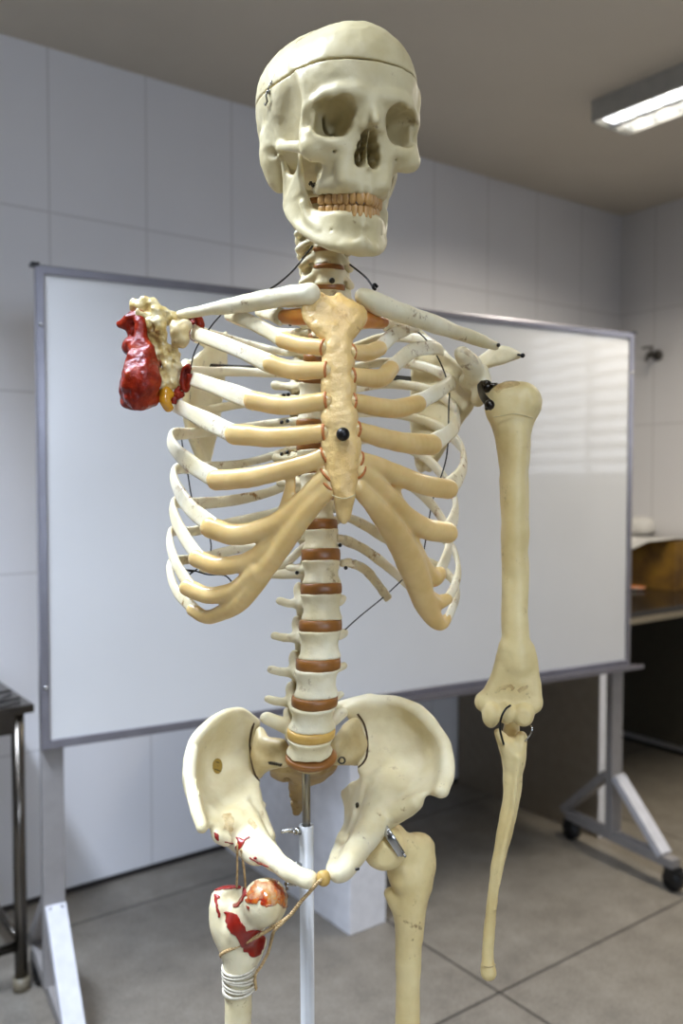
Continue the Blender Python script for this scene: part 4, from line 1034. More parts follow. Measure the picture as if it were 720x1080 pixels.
paint(hu, [line_poly([(522, 730), (529, 726), (538, 724), (541, 728)], 2.2), line_poly([(546, 730), (552, 726), (558, 724)], 2.4)], 'stain', hum, 'amber_stain', (.79, .85), seed=21, th=.0004)
paint(hu, [[(520, 408), (530, 403), (541, 401), (549, 404), (541, 408), (530, 411), (524, 415)]], 'stain', hum, 'amber_stain', (.79, .85), seed=23, th=.0004)
paint(sc, [[(481, 371), (486, 366), (492, 366), (499, 374), (506, 384), (500, 382), (493, 376), (487, 371)]], 'stain', scap, 'amber_stain', (.80, .86), seed=25, th=.0004)
paint(hp, [line_poly([(238, 858), (242, 868), (240, 876)], 5), line_poly([(262, 864), (270, 874)], 3)], 'stain', rhip, 'amber_stain', (.79, .93), seed=27, th=.0004)
def rope(P, r, mat, strands=2, pitch=.006):
    P = catmull(P, 14*len(P)); s = np.concatenate([[0], np.cumsum(np.linalg.norm(np.diff(P, axis=0), axis=1))])
    m = max(int(s[-1]/.0012), 8); ss = np.linspace(0, s[-1], m); C = np.stack([np.interp(ss, s, P[:, i]) for i in range(3)], 1)
    T = np.gradient(C, axis=0); T /= np.linalg.norm(T, axis=1)[:, None]
    u = np.cross(T, (.3, .2, 1.)); u /= np.linalg.norm(u, axis=1)[:, None]; w = np.cross(T, u); out = []
    for k in range(strands):
        th = 2*math.pi*(ss/pitch+k/strands); out.append(tube(C+r*.5*(u*np.cos(th)[:, None]+w*np.sin(th)[:, None]), r*.62, 6))
    return join(out)
T1 = rope(PP([(340, 927, .785), (335, 931, .784), (327, 940, .79), (317, 951, .797), (305, 966, .804), (292, 975, .812), (276, 985, .82), (255, 996, .832), (237, 1004, .836), (233, 1008, .853), (240, 1010, .872), (258, 1006, .876), (272, 998, .868)]), px(2.0, .82), 'twine')
T2 = rope(PP([(303, 968, .806), (296, 975, .808), (289, 982, .812), (286, 992, .83), (282, 1006, .838), (275, 1019, .84), (269, 1029, .84), (270, 1044, .842)]), px(1.7, .82), 'twine')
v, f = join([T1, T2]); bone('twine', (v, f), M['twine'])
v, f = join([rope(PP([(250, 890, .835), (250, 915, .842), (249.5, 936, .848)]), px(1.3, .84), 'twine'), rope(PP([(254, 896, .838), (257, 915, .845), (259, 938, .848)]), px(1.3, .84), 'twine')])
bone('twine', (v, f), M['twine'])
wr = []
for i in range(9):
    y = 1019+3.0*i; rr_ = (17.6-.12*i)
    c0 = S(252, y+(.8 if i % 2 else -.6), .853); e_ = px(rr_, .853)
    wr.append(tube([c0+np.array([e_*math.cos(a), e_*1.02*math.sin(a), e_*.10*math.sin(a*1+i)*.6+px(1.2, .85)*math.cos(a+i*.7)]) for a in np.linspace(0, 2*math.pi, 26)], px(1.35, .85), 6))
v, f = join(wr); bone('cord_wrapping', (v, f), M['twine_white'], rfem)

# torn shoulder: red muscle, pale tendon, orange fat and a broken bone end
ms = PV.on([(118, 315, .80), (172, 440, .86), (118, 440, .80), (172, 315, .87)], .015, .0011)
ms.st([(149, 331, .828, 5), (149, 342, .825, 6.5), (149, 356, .823, 9), (150, 372, .82, 13.5), (150, 388, .818, 17), (149, 402, .816, 19.5), (148, 416, .818, 17)], .004)
ms.st([(146, 332, .83, 6.5), (138, 337, .83, 7.5), (131, 341, .832, 5.5), (126, 342, .834, 3)], .004)
ms.el((140, 349, .833), (6, 7, 7), k=.003); ms.el((138, 365, .83), (8, 12, 9), k=.004); ms.el((138, 408, .823), (11, 17, 12), k=.004)
ms.el((159, 386, .825), (8, 26, 9), k=.004); ms.el((160, 412, .826), (9, 13, 9), k=.004); ms.el((140, 425, .825), (9, 8, 8), k=.003); ms.el((153, 423, .825), (10, 8, 9), k=.003)
ms.el((136, 422, .824), (8, 8, 8), k=.003); ms.el((161, 419, .825), (7, 8, 8), k=.003)
ms.rough(.0026, 80, 31, 3); ms.blur(1); mus = bone('torn_flesh', ms.mesh(1), M['flesh'], None, label='glossy torn red muscle')
td = PV.on([(138, 310, .80), (205, 430, .87), (138, 430, .80), (205, 310, .88)], .015, .0010)
td.st([(143, 322, .838, 6), (150, 319, .835, 7), (158, 321, .832, 6.5), (166, 326, .83, 6)], .003)
td.st([(150, 326, .832, 5), (156, 337, .832, 6.5), (158, 350, .833, 5.5), (160, 360, .833, 3)], .003)
td.st([(164, 330, .83, 6), (169, 338, .828, 8.5), (167, 350, .828, 7.5), (165, 360, .83, 4)], .003)
td.st([(174, 330, .834, 6), (180, 336, .832, 6), (184, 330, .838, 4)], .003)
td.st([(172, 350, .832, 6), (173, 368, .832, 6), (176, 384, .832, 7), (180, 398, .832, 7), (177, 408, .832, 6)], .003)
td.st([(184, 368, .834, 5), (186, 384, .834, 6), (184, 398, .834, 6), (186, 408, .834, 4)], .003)
td.st([(165, 362, .832, 4), (161, 372, .83, 4), (166, 384, .832, 3.4), (169, 400, .832, 3.5)], .002)
td.el((170, 398, .828), (5, 5, 5), k=.002); td.el((176, 404, .828), (5, 5, 5), k=.002)
for i in range(9): td.st([(143+3*i, 318+1.2*i, .824-.0, 1.2), (144+3.2*i, 330+1.5*i, .824, 1.4), (146+3.0*i, 340+2*i, .826, .8)], .0015)
td.rough(.0028, 170, 33, 3); td.blur(1); bone('tendon', td.mesh(1), M['tendon'], mus)
kb = PV.on([(168, 325, .80), (212, 385, .87)], .015, .0010)
kb.el((189, 351, .829), (11.5, 13, 12), k=0); kb.el((184, 343, .828), (6, 7, 6), k=.003); kb.el((194, 343, .83), (7, 6, 6), k=.003); kb.el((190, 358, .822), (6, 6, 5), k=.002); kb.el((194, 362, .83), (6, 6, 6), k=.003); kb.el((184, 361, .828), (5, 7, 6), k=.003)
kb.rough(.0026, 110, 37, 3); kb.blur(1); bone('bone_end', kb.mesh(1), M['knob'], mus)
ft = PV.on([(165, 405, .81), (190, 440, .85)], .015, .0010)
ft.st([(176, 414, .83, 6.5), (175, 422, .828, 7), (179, 430, .83, 5)], .002); ft.el((181, 417, .83), (5, 5, 5), k=.002)
ft.rough(.0016, 130, 38, 2); ft.blur(1); bone('fat', ft.mesh(1), M['fat'], mus)
rg = []
def ring_vf(L, r, seed=0):
    P = catmull(PP(L), 40); rs = np.random.RandomState(seed)
    return tube(P, [px(r, .83)*(1+.18*math.sin(i*.33+seed)+.05*math.sin(i*.9)) for i in range(40)], 9)
v, f = join([ring_vf([(195, 336, .84), (202, 333, .84), (209, 336, .842), (211, 344, .845), (207, 352, .845), (202, 357, .843)], 4.2, 1), ring_vf([(204, 338, .85), (205, 346, .85), (200, 352, .85)], 5, 5)]); bone('flesh_rim', (v, f), M['flesh'], mus)
rf_ = PV.on([(185, 380, .81), (205, 418, .84)], .012, .0010)
rf_.st([(199, 388, .828, 4), (196, 397, .83, 5), (195, 406, .832, 4.5)], .002); rf_.rough(.0016, 130, 41, 2); rf_.blur(1); bone('flesh_rim', rf_.mesh(1), M['flesh'], mus)
v, f = ring_vf([(200, 386, .822), (194, 389, .824), (192, 398, .826), (193, 408, .828), (197, 412, .83), (199, 404, .827), (200, 394, .824)], 2.6, 2); bone('flesh_rim', (v, f), M['flesh'], mus)
v, f = join([ring_vf([(190, 409, .832), (186, 413, .83), (190, 417, .83), (184, 421, .83), (183, 426, .83)], 3, 3), ring_vf([(184, 416, .83), (190, 418, .83), (192, 414, .833)], 3, 4)]); bone('flesh_rim', (v, f), M['flesh'], mus)

# wires, chains and straps
def wire(L, r=.9, mat='black_wire', name='wire', n=40): return bone(name, tube(catmull(PP(L), n), px(r, .85), 6), M[mat])
def chain(L, name='chain'):
    P = catmull(PP(L), 300); s = np.concatenate([[0], np.cumsum(np.linalg.norm(np.diff(P, axis=0), axis=1))])
    m = int(s[-1]/.0026); out = [ball_vf(np.array([np.interp(i*s[-1]/m, s, P[:, k]) for k in range(3)]), .0011, 7, 5) for i in range(m+1)]
    out.append(tube(P[::10], .0004, 5)); v, f = join(out); return bone(name, (v, f), M['chain'])
chain([(329, 260, .84), (311, 283, .82), (296, 297, .805), (283, 306, .79)])
wire([(369, 279, .855), (385, 292, .828), (394, 304, .812)], 1.1)
wire([(398, 303, .80), (395, 300, .80), (393.5, 303, .80), (396, 306, .80)], 1.6)
wire([(421, 344, .84), (444, 353, .86), (462, 378, .88), (473, 408, .885), (473, 431, .882), (472, 470, .89), (468, 493, .90), (456, 528, .93), (452.5, 547, .935), (449, 568, .925), (447, 580, .93)], .8, n=90)
wire([(364, 664, .885), (379.5, 650, .90), (404, 630, .91), (428, 608, .92)], .8)
wire([(233, 332, .84), (222, 345, .85), (207, 367, .86), (201, 390, .89), (200, 420, .92), (198, 449, .945), (191, 458, .935), (198, 500, .93), (203, 528, .93), (212, 545, .93), (221, 566, .925), (221, 585, .92), (205, 602, .91), (193, 600, .905)], .8, n=110)
wire([(193, 601, .90), (205, 602, .90), (219, 606, .91), (237, 607, .912), (247, 617, .91)], .9)
wire([(197, 608, .90), (205, 602, .90)], .9)
bone('back_strap', band(catmull(PP([(203, 385.5, .962), (250, 387.5, .955), (279, 388.5, .95), (330, 392, .945), (400, 397, .955), (462, 402.5, .972)]), 40), [px(2.8, .95)]*40, [px(1.2, .95)]*40, [np.array([0, -1, 0.])]*40), M['darksteel'])
v, f = join([ball_vf(S(377, 854, .905), px(4, .9)), cyl_vf(S(377, 854, .905), S(376.5, 848, .89), px(1.8, .9), 8)]); bone('screw', (v, f), M['darksteel'], lhip)
bone('pubic_screw', (lambda a: a)(join([cyl_vf(S(368, 917.5, .81), S(378, 916.5, .80), px(1.5, .8), 8)])), M['darksteel'], lhip)

# ------------------------------------------------------------------ stand of the skeleton
stand = empty('skeleton_stand', to_world(BASE), -YAW, label='white painted tube stand with thin zinc rod rising behind the pelvis', cat='stand')
P0 = S(323, 870, .895); dirn = BASE+np.array([-.0, 0, .06])-P0
def spart(name, vf, mat, **k): return bone(name, vf, M[mat], stand, **k)
def on(s): return P0+dirn*s
tp_ = S(323, 870, .895)
R0 = px(7.4, .895)
N_ = 24
V = []; F = []
ax_ = dirn/np.linalg.norm(dirn); u_ = np.cross(ax_, (0, 1, 0)); u_ /= np.linalg.norm(u_); w_ = np.cross(ax_, u_)
for c, r in ((P0+ax_*.05, R0*.8), (P0, R0*.8), (P0, R0), (on(1), R0)):
    for j in range(N_): V.append(c+r*(u_*math.cos(2*math.pi*j/N_)+w_*math.sin(2*math.pi*j/N_)))
for i in range(3):
    for j in range(N_): F.append((i*N_+j, i*N_+(j+1) % N_, (i+1)*N_+(j+1) % N_, (i+1)*N_+j))
spart('tube', (V, F), 'pole_white')
spart('rod', cyl_vf(P0-dirn*.2, P0+dirn*.1, px(4.3, .895), 16), 'rod')
v, f = join([cyl_vf(S(316, 877, .892), S(304, 877, .889), px(1.8, .89), 10), cyl_vf(S(317, 876.5, .892), S(310.5, 876.5, .89), px(4.2, .89), 6), band(catmull(PP([(307, 875, .888), (302, 876, .887), (297, 877, .886)]), 8), [px(2, .89)]*8, [px(1.2, .89)]*8, [np.array([0, -1, 0.])]*8)]); spart('wing_screw', (v, f), 'steel')
v, f = join([cyl_vf(S(317, 912, .892), S(312, 911, .888), px(2.2, .89), 8), ball_vf(S(312.5, 910.5, .886), px(2, .89))]); spart('wing_screw', (v, f), 'steel')
v, f = join([cyl_vf(S(312, 933, .86), S(301, 932, .845), px(2, .85), 8), cyl_vf(S(302, 929, .846), S(303, 939, .843), px(1.7, .85), 8), ball_vf(S(303, 931, .845), px(3.4, .85))]); spart('wing_screw', (v, f), 'steel')
hub = BASE+np.array([0, 0, .075])
spart('hub', cyl_vf(hub+(0, 0, -.03), hub+(0, 0, .03), .028, 20), 'darksteel')
for i in range(5):
    a = 2*math.pi*i/5+.4; e = np.array([math.cos(a), math.sin(a), 0])
    lg = spart('base_leg', tube([hub+e*.02, hub+e*.14+(0, 0, -.005), hub+e*.26+(0, 0, -.018)], [.014, .012, .011], 10), 'darksteel')
    cc_ = BASE+e*.26+np.array([0, 0, .022]); n_ = np.array([-e[1], e[0], 0])
    bone('caster', join([cyl_vf(cc_-n_*.011, cc_+n_*.011, .022, 16), cyl_vf(cc_, cc_+(0, 0, .034), .006, 8)]), M['black_wire'], lg)
# ------------------------------------------------------------------ room
def ray(x, y): return to_world(S(x, y, 1.0))-np.array([0, 0, CAMH])
def at_z(x, y, z): d = ray(x, y); return np.array([0, 0, CAMH])+d*(z-CAMH)/d[2]
def at_Y(x, y, Y): d = ray(x, y); return np.array([0, 0, CAMH])+d*(Y/d[1])
def at_X(x, y, X): d = ray(x, y); return np.array([0, 0, CAMH])+d*(X/d[0])
YW, XR, XL, YF, ZC = 2.766, 3.833, -3.6, -6.5, 2.693

def joint_mask(t, axis, period, off, w):
    sx = t.n.new('ShaderNodeSeparateXYZ'); t.link(t.coord(), sx.inputs[0])
    def m(op, a, b):
        n = t.n.new('ShaderNodeMath'); n.operation = op
        for i, v in enumerate((a, b)):
            if v is None: continue
            if isinstance(v, (int, float)): n.inputs[i].default_value = v
            else: t.link(v, n.inputs[i])
        return n.outputs[0]
    x = m('SUBTRACT', sx.outputs[axis], off); x = m('DIVIDE', x, period); x = m('FRACT', m('ADD', x, 100.5), None)
    x = m('ABSOLUTE', m('SUBTRACT', x, .5), None); x = m('MULTIPLY', x, period)
    n = t.n.new('ShaderNodeMapRange'); t.link(x, n.inputs['Value']); n.interpolation_type = 'SMOOTHSTEP'
    n.inputs['From Min'].default_value = w*.4; n.inputs['From Max'].default_value = w; n.inputs['To Min'].default_value = 1; n.inputs['To Max'].default_value = 0
    return n.outputs['Result']
def mx(t, a, b):
    n = t.n.new('ShaderNodeMath'); n.operation = 'MAXIMUM'; t.link(a, n.inputs[0]); t.link(b, n.inputs[1]); return n.outputs[0]

def tile_wall(name, ax, off):
    t = NT(name); j = mx(t, joint_mask(t, ax, .326, off, .004), joint_mask(t, 'Z', .566, 1.62, .004))
    base = t.ramp(t.noise(1.5, 3), [(.3, (222, 221, 223)), (.7, (228, 227, 229))])
    t.link(t.mix(j, base, lin((200, 198, 199))), t.b.inputs['Base Color']); t.set(Roughness=.28)
    n = t.n.new('ShaderNodeMath'); n.operation = 'SUBTRACT'; n.inputs[0].default_value = 1; t.link(j, n.inputs[1]); t.bump(n.outputs[0], .12, .002)
    return t.m
M['wall_x'] = tile_wall('wall_tiles_back', 'X', .91)
M['wall_y'] = tile_wall('wall_tiles_side', 'Y', YW-.2)
t = NT('ceiling_paint'); t.link(t.ramp(t.noise(2, 4), [(.3, (204, 196, 182)), (.7, (210, 202, 188))]), t.b.inputs['Base Color']); t.set(Roughness=.8); t.bump(t.noise(200, 3), .1, .001); M['ceiling'] = t.m
t = NT('granilite_floor')
g1 = t.ramp(t.noise(9, 6, .7), [(.25, (96, 90, 82)), (.5, (132, 125, 114)), (.75, (158, 151, 139))])
g2 = t.ramp(t.noise(140, 3, .7), [(.35, (92, 86, 80)), (.5, (132, 126, 116)), (.7, (164, 158, 148))])
c = t.mix(.4, g1, g2); c = t.mix(t.ramp(t.noise(2.2, 4), [(.35, (0, 0, 0, 1)), (.7, (.22, .22, .22, 1))]), c, lin((104, 96, 84)))
j = mx(t, joint_mask(t, 'X', 1.264, 1.665, .005), joint_mask(t, 'Y', 1.01, 1.548, .005))
t.link(t.mix(j, c, lin((38, 34, 32))), t.b.inputs['Base Color']); t.set(Roughness=.42); M['floor'] = t.m

def room_box(name, lo, hi, mat, label=None): return mesh_np(name, *box_vf(lo, hi), M[mat], None, False, kind='structure')
room_box('floor', (XL-.1, YF-.1, -.1), (XR+.1, YW+.1, 0), 'floor')
room_box('ceiling', (XL-.1, YF-.1, ZC), (XR+.1, YW+.1, ZC+.1), 'ceiling')
room_box('wall_back', (XL-.1, YW, 0), (XR+.1, YW+.1, ZC), 'wall_x')
FW = (-2.9, 1.1, 1.00, 2.30)          # added unseen front window for frontal fill: x0,x1,z0,z1
v, f = join([box_vf((XL-.1, YF-.12, 0), (FW[0], YF, ZC)), box_vf((FW[1], YF-.12, 0), (XR+.1, YF, ZC)), box_vf((FW[0], YF-.12, 0), (FW[1], YF, FW[2])), box_vf((FW[0], YF-.12, FW[3]), (FW[1], YF, ZC))])
M['wall_dim'] = plain('low_bounce_wall_grey', (128, 124, 116), .7)  # unseen walls kept dark grey to cut bounce light
mesh_np('wall_front', v, f, M['wall_dim'], None, False, kind='structure')
# side walls with window openings
def holed_wall(name, x0, x1, y0, y1, hy0, hy1, hz0, hz1, mat):
    v, f = join([box_vf((x0, y0, 0), (x1, hy0, ZC)), box_vf((x0, hy1, 0), (x1, y1, ZC)), box_vf((x0, hy0, 0), (x1, hy1, hz0)), box_vf((x0, hy0, hz1), (x1, hy1, ZC))])
    return mesh_np(name, v, f, M[mat], None, False, kind='structure')
RW = (-.75, .55, 1.32, 2.32)          # right window: y0,y1,z0,z1
LW = (-1.2, 1.9, 1.10, 2.25)
holed_wall('wall_right', XR, XR+.12, YF-.1, YW+.1, *RW, 'wall_y')
room_box('wall_left', (XL-.12, YF-.1, 0), (XL, YW+.1, ZC), 'wall_dim')
M['skirt'] = plain('dark_skirting', (40, 35, 33), .5)
mesh_np('baseboard_back', *box_vf((XL, YW-.006, 0), (XR, YW, .018)), M['skirt'], None, False, kind='structure')
mesh_np('baseboard_right', *box_vf((XR-.006, YF, 0), (XR, YW, .018)), M['skirt'], None, False, kind='structure')
M['alu'] = plain('window_aluminium', (176, 176, 178), .35, .6)
def emis(name, c, s):
    t = NT(name); t.b.inputs['Base Color'].default_value = lin(c); t.b.inputs['Emission Color'].default_value = lin(c); t.b.inputs['Emission Strength'].default_value = s
    return t.m
M['fill_glow'] = emis('fill_pane', (205, 226, 255), .8)  # weak glow for the pane of the added fill window
M['sky_right'] = emis('hazy_daylight_pane', (238, 244, 255), 3.6)
M['blind'] = plain('blind_slat', (104, 100, 94), .5)
def window(name, x, xo, y0, y1, z0, z1, npan, sky):
    fr_ = [box_vf((x, y0, z0), (xo, y0+.04, z1)), box_vf((x, y1-.04, z0), (xo, y1, z1)), box_vf((x, y0, z0), (xo, y1, z0+.04)), box_vf((x, y0, z1-.04), (xo, y1, z1))]
    for i in range(1, npan):
        y = y0+(y1-y0)*i/npan; fr_.append(box_vf((x, y-.02, z0), (xo, y+.02, z1)))
    v, f = join(fr_); w = mesh_np(name, v, f, M['alu'], None, False, kind='structure')
    xm = (x+xo)/2; e = .004
    mesh_np('pane', *box_vf((xm-e, y0+.03, z0+.03), (xm+e, y1-.03, z1-.03)), M[sky], w, False)
    return w
w1 = window('window_1', XR+.05, XR+.09, *RW, 2, 'sky_right')
fr_ = [box_vf((FW[0], YF-.09, FW[2]), (FW[0]+.04, YF-.05, FW[3])), box_vf((FW[1]-.04, YF-.09, FW[2]), (FW[1], YF-.05, FW[3])), box_vf((FW[0], YF-.09, FW[2]), (FW[1], YF-.05, FW[2]+.04)), box_vf((FW[0], YF-.09, FW[3]-.04), (FW[1], YF-.05, FW[3]))]
for i in (1, 2, 3): x = FW[0]+(FW[1]-FW[0])*i/4; fr_.append(box_vf((x-.02, YF-.09, FW[2]), (x+.02, YF-.05, FW[3])))
v, f = join(fr_); w2 = mesh_np('fill_window', v, f, M['alu'], None, False, kind='structure')
mesh_np('pane', *box_vf((FW[0]+.03, YF-.075, FW[2]+.03), (FW[1]-.03, YF-.067, FW[3]-.03)), M['fill_glow'], w2, False)
# blinds in the right window
bl = []
for i in range(12):
    z = RW[2]+.05+i*(RW[3]-RW[2]-.08)/11; a = math.radians(42)
    for y0, y1 in ((RW[0]+.02, (RW[0]+RW[1])/2-.02), ((RW[0]+RW[1])/2+.02, RW[1]-.02)):
        dx, dz = .032*math.cos(a), .032*math.sin(a)
        bl.append(([(XR+.018-dx, y0, z-dz), (XR+.018-dx, y1, z-dz), (XR+.018+dx, y1, z+dz), (XR+.018+dx, y0, z+dz), (XR+.018-dx, y0, z-dz+.001), (XR+.018-dx, y1, z-dz+.001), (XR+.018+dx, y1, z+dz+.001), (XR+.018+dx, y0, z+dz+.001)], [(3, 2, 1, 0), (4, 5, 6, 7), (0, 1, 5, 4), (1, 2, 6, 5), (2, 3, 7, 6), (3, 0, 4, 7)]))
v, f = join(bl); mesh_np('blind', v, f, M['blind'], w1, False)

# ------------------------------------------------------------------ whiteboard on its wheeled frame
A2 = np.array([.650, 2.087]); B2 = np.array([2.605, 1.830]); L2 = np.linalg.norm(B2-A2); mid2 = (A2+B2)/2; ang2 = math.atan2(*(B2-A2)[::-1])
wb = empty('whiteboard', (mid2[0], mid2[1], 0), ang2, label='large mobile whiteboard in aluminium frame on wheeled grey legs behind the skeleton', cat='whiteboard')
t = NT('whiteboard_enamel'); t.link(t.ramp(t.noise(2.5, 3), [(.3, (210, 210, 210)), (.7, (215, 215, 215))]), t.b.inputs['Base Color']); t.set(Roughness=.07); t.b.inputs['Specular IOR Level'].default_value = .45; M['enamel'] = t.m
M['frame_alu'] = plain('anodised_frame', (150, 148, 156), .3, .75)
M['grey_paint'] = plain('grey_painted_steel', (146, 142, 140), .45)
M['white_paint'] = plain('white_painted_steel', (206, 206, 212), .4)
M['black_plastic'] = plain('black_plastic', (20, 20, 22), .4)
h = L2/2; Z0, Z1 = .700, 1.852
def wbp(name, vf, mat, parent=None, smooth=False, **k): return mesh_np(name, vf[0], vf[1], M[mat], parent or wb, smooth, **k)
wbp('panel', box_vf((-h+.01, -.006, Z0+.01), (h-.01, .012, Z1-.01)), 'enamel')
for lo, hi in (((-h, -.011, Z0), (-h+.021, .015, Z1)), ((h-.021, -.011, Z0), (h, .015, Z1)), ((-h, -.0112, Z1-.022), (h, .0152, Z1)), ((-h, -.0112, Z0), (h, .0152, Z0+.022))):
    fr_ = wbp('frame_bar', box_vf(lo, hi, .003), 'frame_alu')
for sx in (-1, 1):
    for z in (Z0+.15, Z1-.14):
        v, f = ball_vf((sx*(h-.010), -.012, z), .0055, 10, 7); wbp('screw', (v, f), 'steel', None, True)
    wbp('corner_cap', box_vf((sx*h-.010, -.013, Z1-.004), (sx*h+.010, .017, Z1+.005), .002), 'black_plastic')
wbp('tray', join([box_vf((-.35, -.050, Z0-.006), (h+.02, -.0115, Z0+.001)), box_vf((-.35, -.053, Z0-.006), (h+.02, -.0495, Z0+.009))]), 'frame_alu')
for sx in (-1, 1):
    x = sx*(h-.030); pw = .026
    wbp('post', box_vf((x-pw, .016, .10), (x+pw, .046, Z1-.1), .002), 'grey_paint')
    ft_ = wbp('foot', box_vf((x-.02, -.24, .072), (x+.02, .25, .106), .003), 'grey_paint')
    for e, nm, mt in ((-1, 'brace', 'white_paint'), (1, 'brace', 'grey_paint')):
        y0 = .031+e*.02; y1 = .031+e*(.225 if e < 0 else .235); z0, z1 = .305, .105
        n_ = np.array([0, (z0-z1)*e, abs(y1-y0)]); n_ /= np.linalg.norm(n_); d_ = n_*.013
        c0, c1 = np.array([0, y0, z0]), np.array([0, y1, z1]); bw = .024
        V = []
        for c in (c0, c1):
            for a, b in ((-1, -1), (1, -1), (1, 1), (-1, 1)): V.append(c+np.array([x+a*bw, 0, 0])+d_*b)
        b_ = wbp(nm, (V, [(0, 1, 2, 3), (7, 6, 5, 4), (0, 4, 5, 1), (1, 5, 6, 2), (2, 6, 7, 3), (3, 7, 4, 0)]), mt)
        for q_ in (-.6, .6):
            v, f = ball_vf(np.array([x+q_*bw, 0, 0])+c0+(c1-c0)*.03+d_, .004, 8, 6); wbp('bolt', (v, f), 'steel', b_, True)
    for y in (-.23, .235):
        c0 = np.array([x, y, .034]); wh = join([cyl_vf(c0+(-.014, 0, 0), c0+(.014, 0, 0), .034, 24), cyl_vf(c0+(-.017, 0, 0), c0+(.017, 0, 0), .012, 12)])
        cs = wbp('caster', wh, 'black_plastic', ft_, True)
        v, f = join([box_vf(c0+(-.021, -.02, .0), c0+(-.017, .02, .04)), box_vf(c0+(.017, -.02, .0), c0+(.021, .02, .04)), box_vf(c0+(-.021, -.022, .036), c0+(.021, .022, .042)), box_vf(c0+(-.016, -.055, .028), c0+(.016, -.015, .036))])
        wbp('caster_fork', (v, f), 'black_plastic', ft_)

# ------------------------------------------------------------------ lab bench along the back wall
M['granite'] = plain('black_granite', (30, 28, 26), .16)
M['bench_white'] = plain('white_laminate', (232, 232, 236), .4)
BZ = .833
bench = empty('lab_bench', (2.65, YW, 0), 0, label='black topped lab bench on white side panels behind whiteboard', cat='bench')
def bn(name, lo, hi, mat, bev=.003): v, f = box_vf(lo, hi, bev); v = np.array(v)-np.array([2.65, YW, 0]); return mesh_np(name, v, f, M[mat], bench, False)
bn('worktop', (1.50, 2.012, BZ-.035), (XR-.002, YW-.002, BZ), 'granite')
bn('side_panel', (1.520, 2.008, 0), (1.657, YW-.007, BZ-.046), 'bench_white', .002)
M['bench_beige_shaded'] = plain('shaded_beige_laminate', (150, 138, 120), .5)  # beige side also carries its shade in the colour; lit end stays white
bn('side_panel', (2.690, 2.0125, 0), (2.760, YW-.007, BZ-.046), 'bench_beige_shaded', .001)
bn('lit_end', (2.689, 2.008, 0), (2.761, 2.0122, BZ-.046), 'bench_white', .001)
bn('splashback', (1.49, YW-.02, BZ+.0005), (XR-.002, YW-.002, BZ+.05), 'granite', .001)
M['knee_shade'] = plain('knee_shade_grey', (92, 88, 78), .55)  # dark panels added to stand for the shade in the knee space
bn('shade_panel', (2.762, YW-.022, .012), (XR-.008, YW-.0065, BZ-.046), 'knee_shade', .001)
bn('shade_panel', (XR-.022, 2.03, .05), (XR-.0065, YW-.024, BZ-.046), 'knee_shade', .001)
M['edge_trim'] = plain('grey_edge_strip', (128, 118, 98), .4)
bn('edge_strip', (1.50, 2.006, BZ-.045), (XR-.002, 2.0115, BZ-.022), 'edge_trim', .001)

# cardboard box with papers, a paper roll and a small dish on the bench
bx0 = at_z(664, 612, BZ)
t = NT('cardboard'); t.link(t.ramp(t.noise(8, 5), [(.35, (96, 66, 20)), (.65, (150, 112, 28))]), t.b.inputs['Base Color']); t.set(Roughness=.7); M['card'] = t.m
M['paper'] = plain('white_paper', (222, 220, 216), .6)
BX0, BX1, BY1, hh_ = 3.60, XR-.03, YW-.03, .222
BY0 = at_X(711, 600, BX0)[1]
bc = np.array([(BX0+BX1)/2, (BY0+BY1)/2, BZ+.001]); bw_, bd_ = (BX1-BX0)/2, (BY1-BY0)/2
box = empty('cardboard_box', bc, 0, label='yellow cardboard box with loose papers over it on the black bench', cat='box')
def bxp(name, vf, mat, **k): return mesh_np(name, vf[0], vf[1], M[mat], box, False, **k)
bxp('carton', join([box_vf((-bw_, -bd_, 0), (bw_, -bd_+.004, hh_)), box_vf((-bw_, bd_-.004, 0), (bw_, bd_, hh_)), box_vf((-bw_, -bd_+.004, 0), (-bw_+.004, bd_-.004, hh_)), box_vf((bw_-.004, -bd_+.004, 0), (bw_, bd_-.004, hh_)), box_vf((-bw_+.004, -bd_+.004, 0), (bw_-.004, bd_-.004, .004))]), 'card')
bxp('flap', join([box_vf((-bw_, -bd_, hh_), (-.01, bd_, hh_+.003)), box_vf((.01, -bd_, hh_), (bw_, bd_, hh_+.003))]), 'card')
bxp('tape', box_vf((-bw_-.0006, -bd_-.0006, .0), (-bw_+.03, -bd_+.0, hh_)), 'card')
def sheet_vf(fn, nu, nv):
    V = [fn(i/nu, j/nv) for i in range(nu+1) for j in range(nv+1)]; n = len(V); V += [(a, b, c-.0008) for a, b, c in V]
    F = [(i*(nv+1)+j, (i+1)*(nv+1)+j, (i+1)*(nv+1)+j+1, i*(nv+1)+j+1) for i in range(nu) for j in range(nv)]
    F += [tuple(k+n for k in q_[::-1]) for q_ in F]
    return V, F
zt = BZ+.001+hh_+.006
def pap(u, v):
    # u runs along the box, v away from its dark side; the corner nearest the whiteboard droops over the edge
    y = BY1-.02-.62*(BY1-BY0)*u*1.45; x = BX0-.11+.30*v
    dro = max(0, BX0-.004-x)/.106*max(0, 1-abs(u-.45)/.45)
    return (x+.06*dro, y, zt+.006+.006*math.sin(u*6+v*2)-.075*dro)
mesh_np('paper_sheet', *sheet_vf(pap, 24, 16), M['paper'], None, True, label='loose white paper sheet drooping over the edge of the yellow cardboard box', cat='paper')
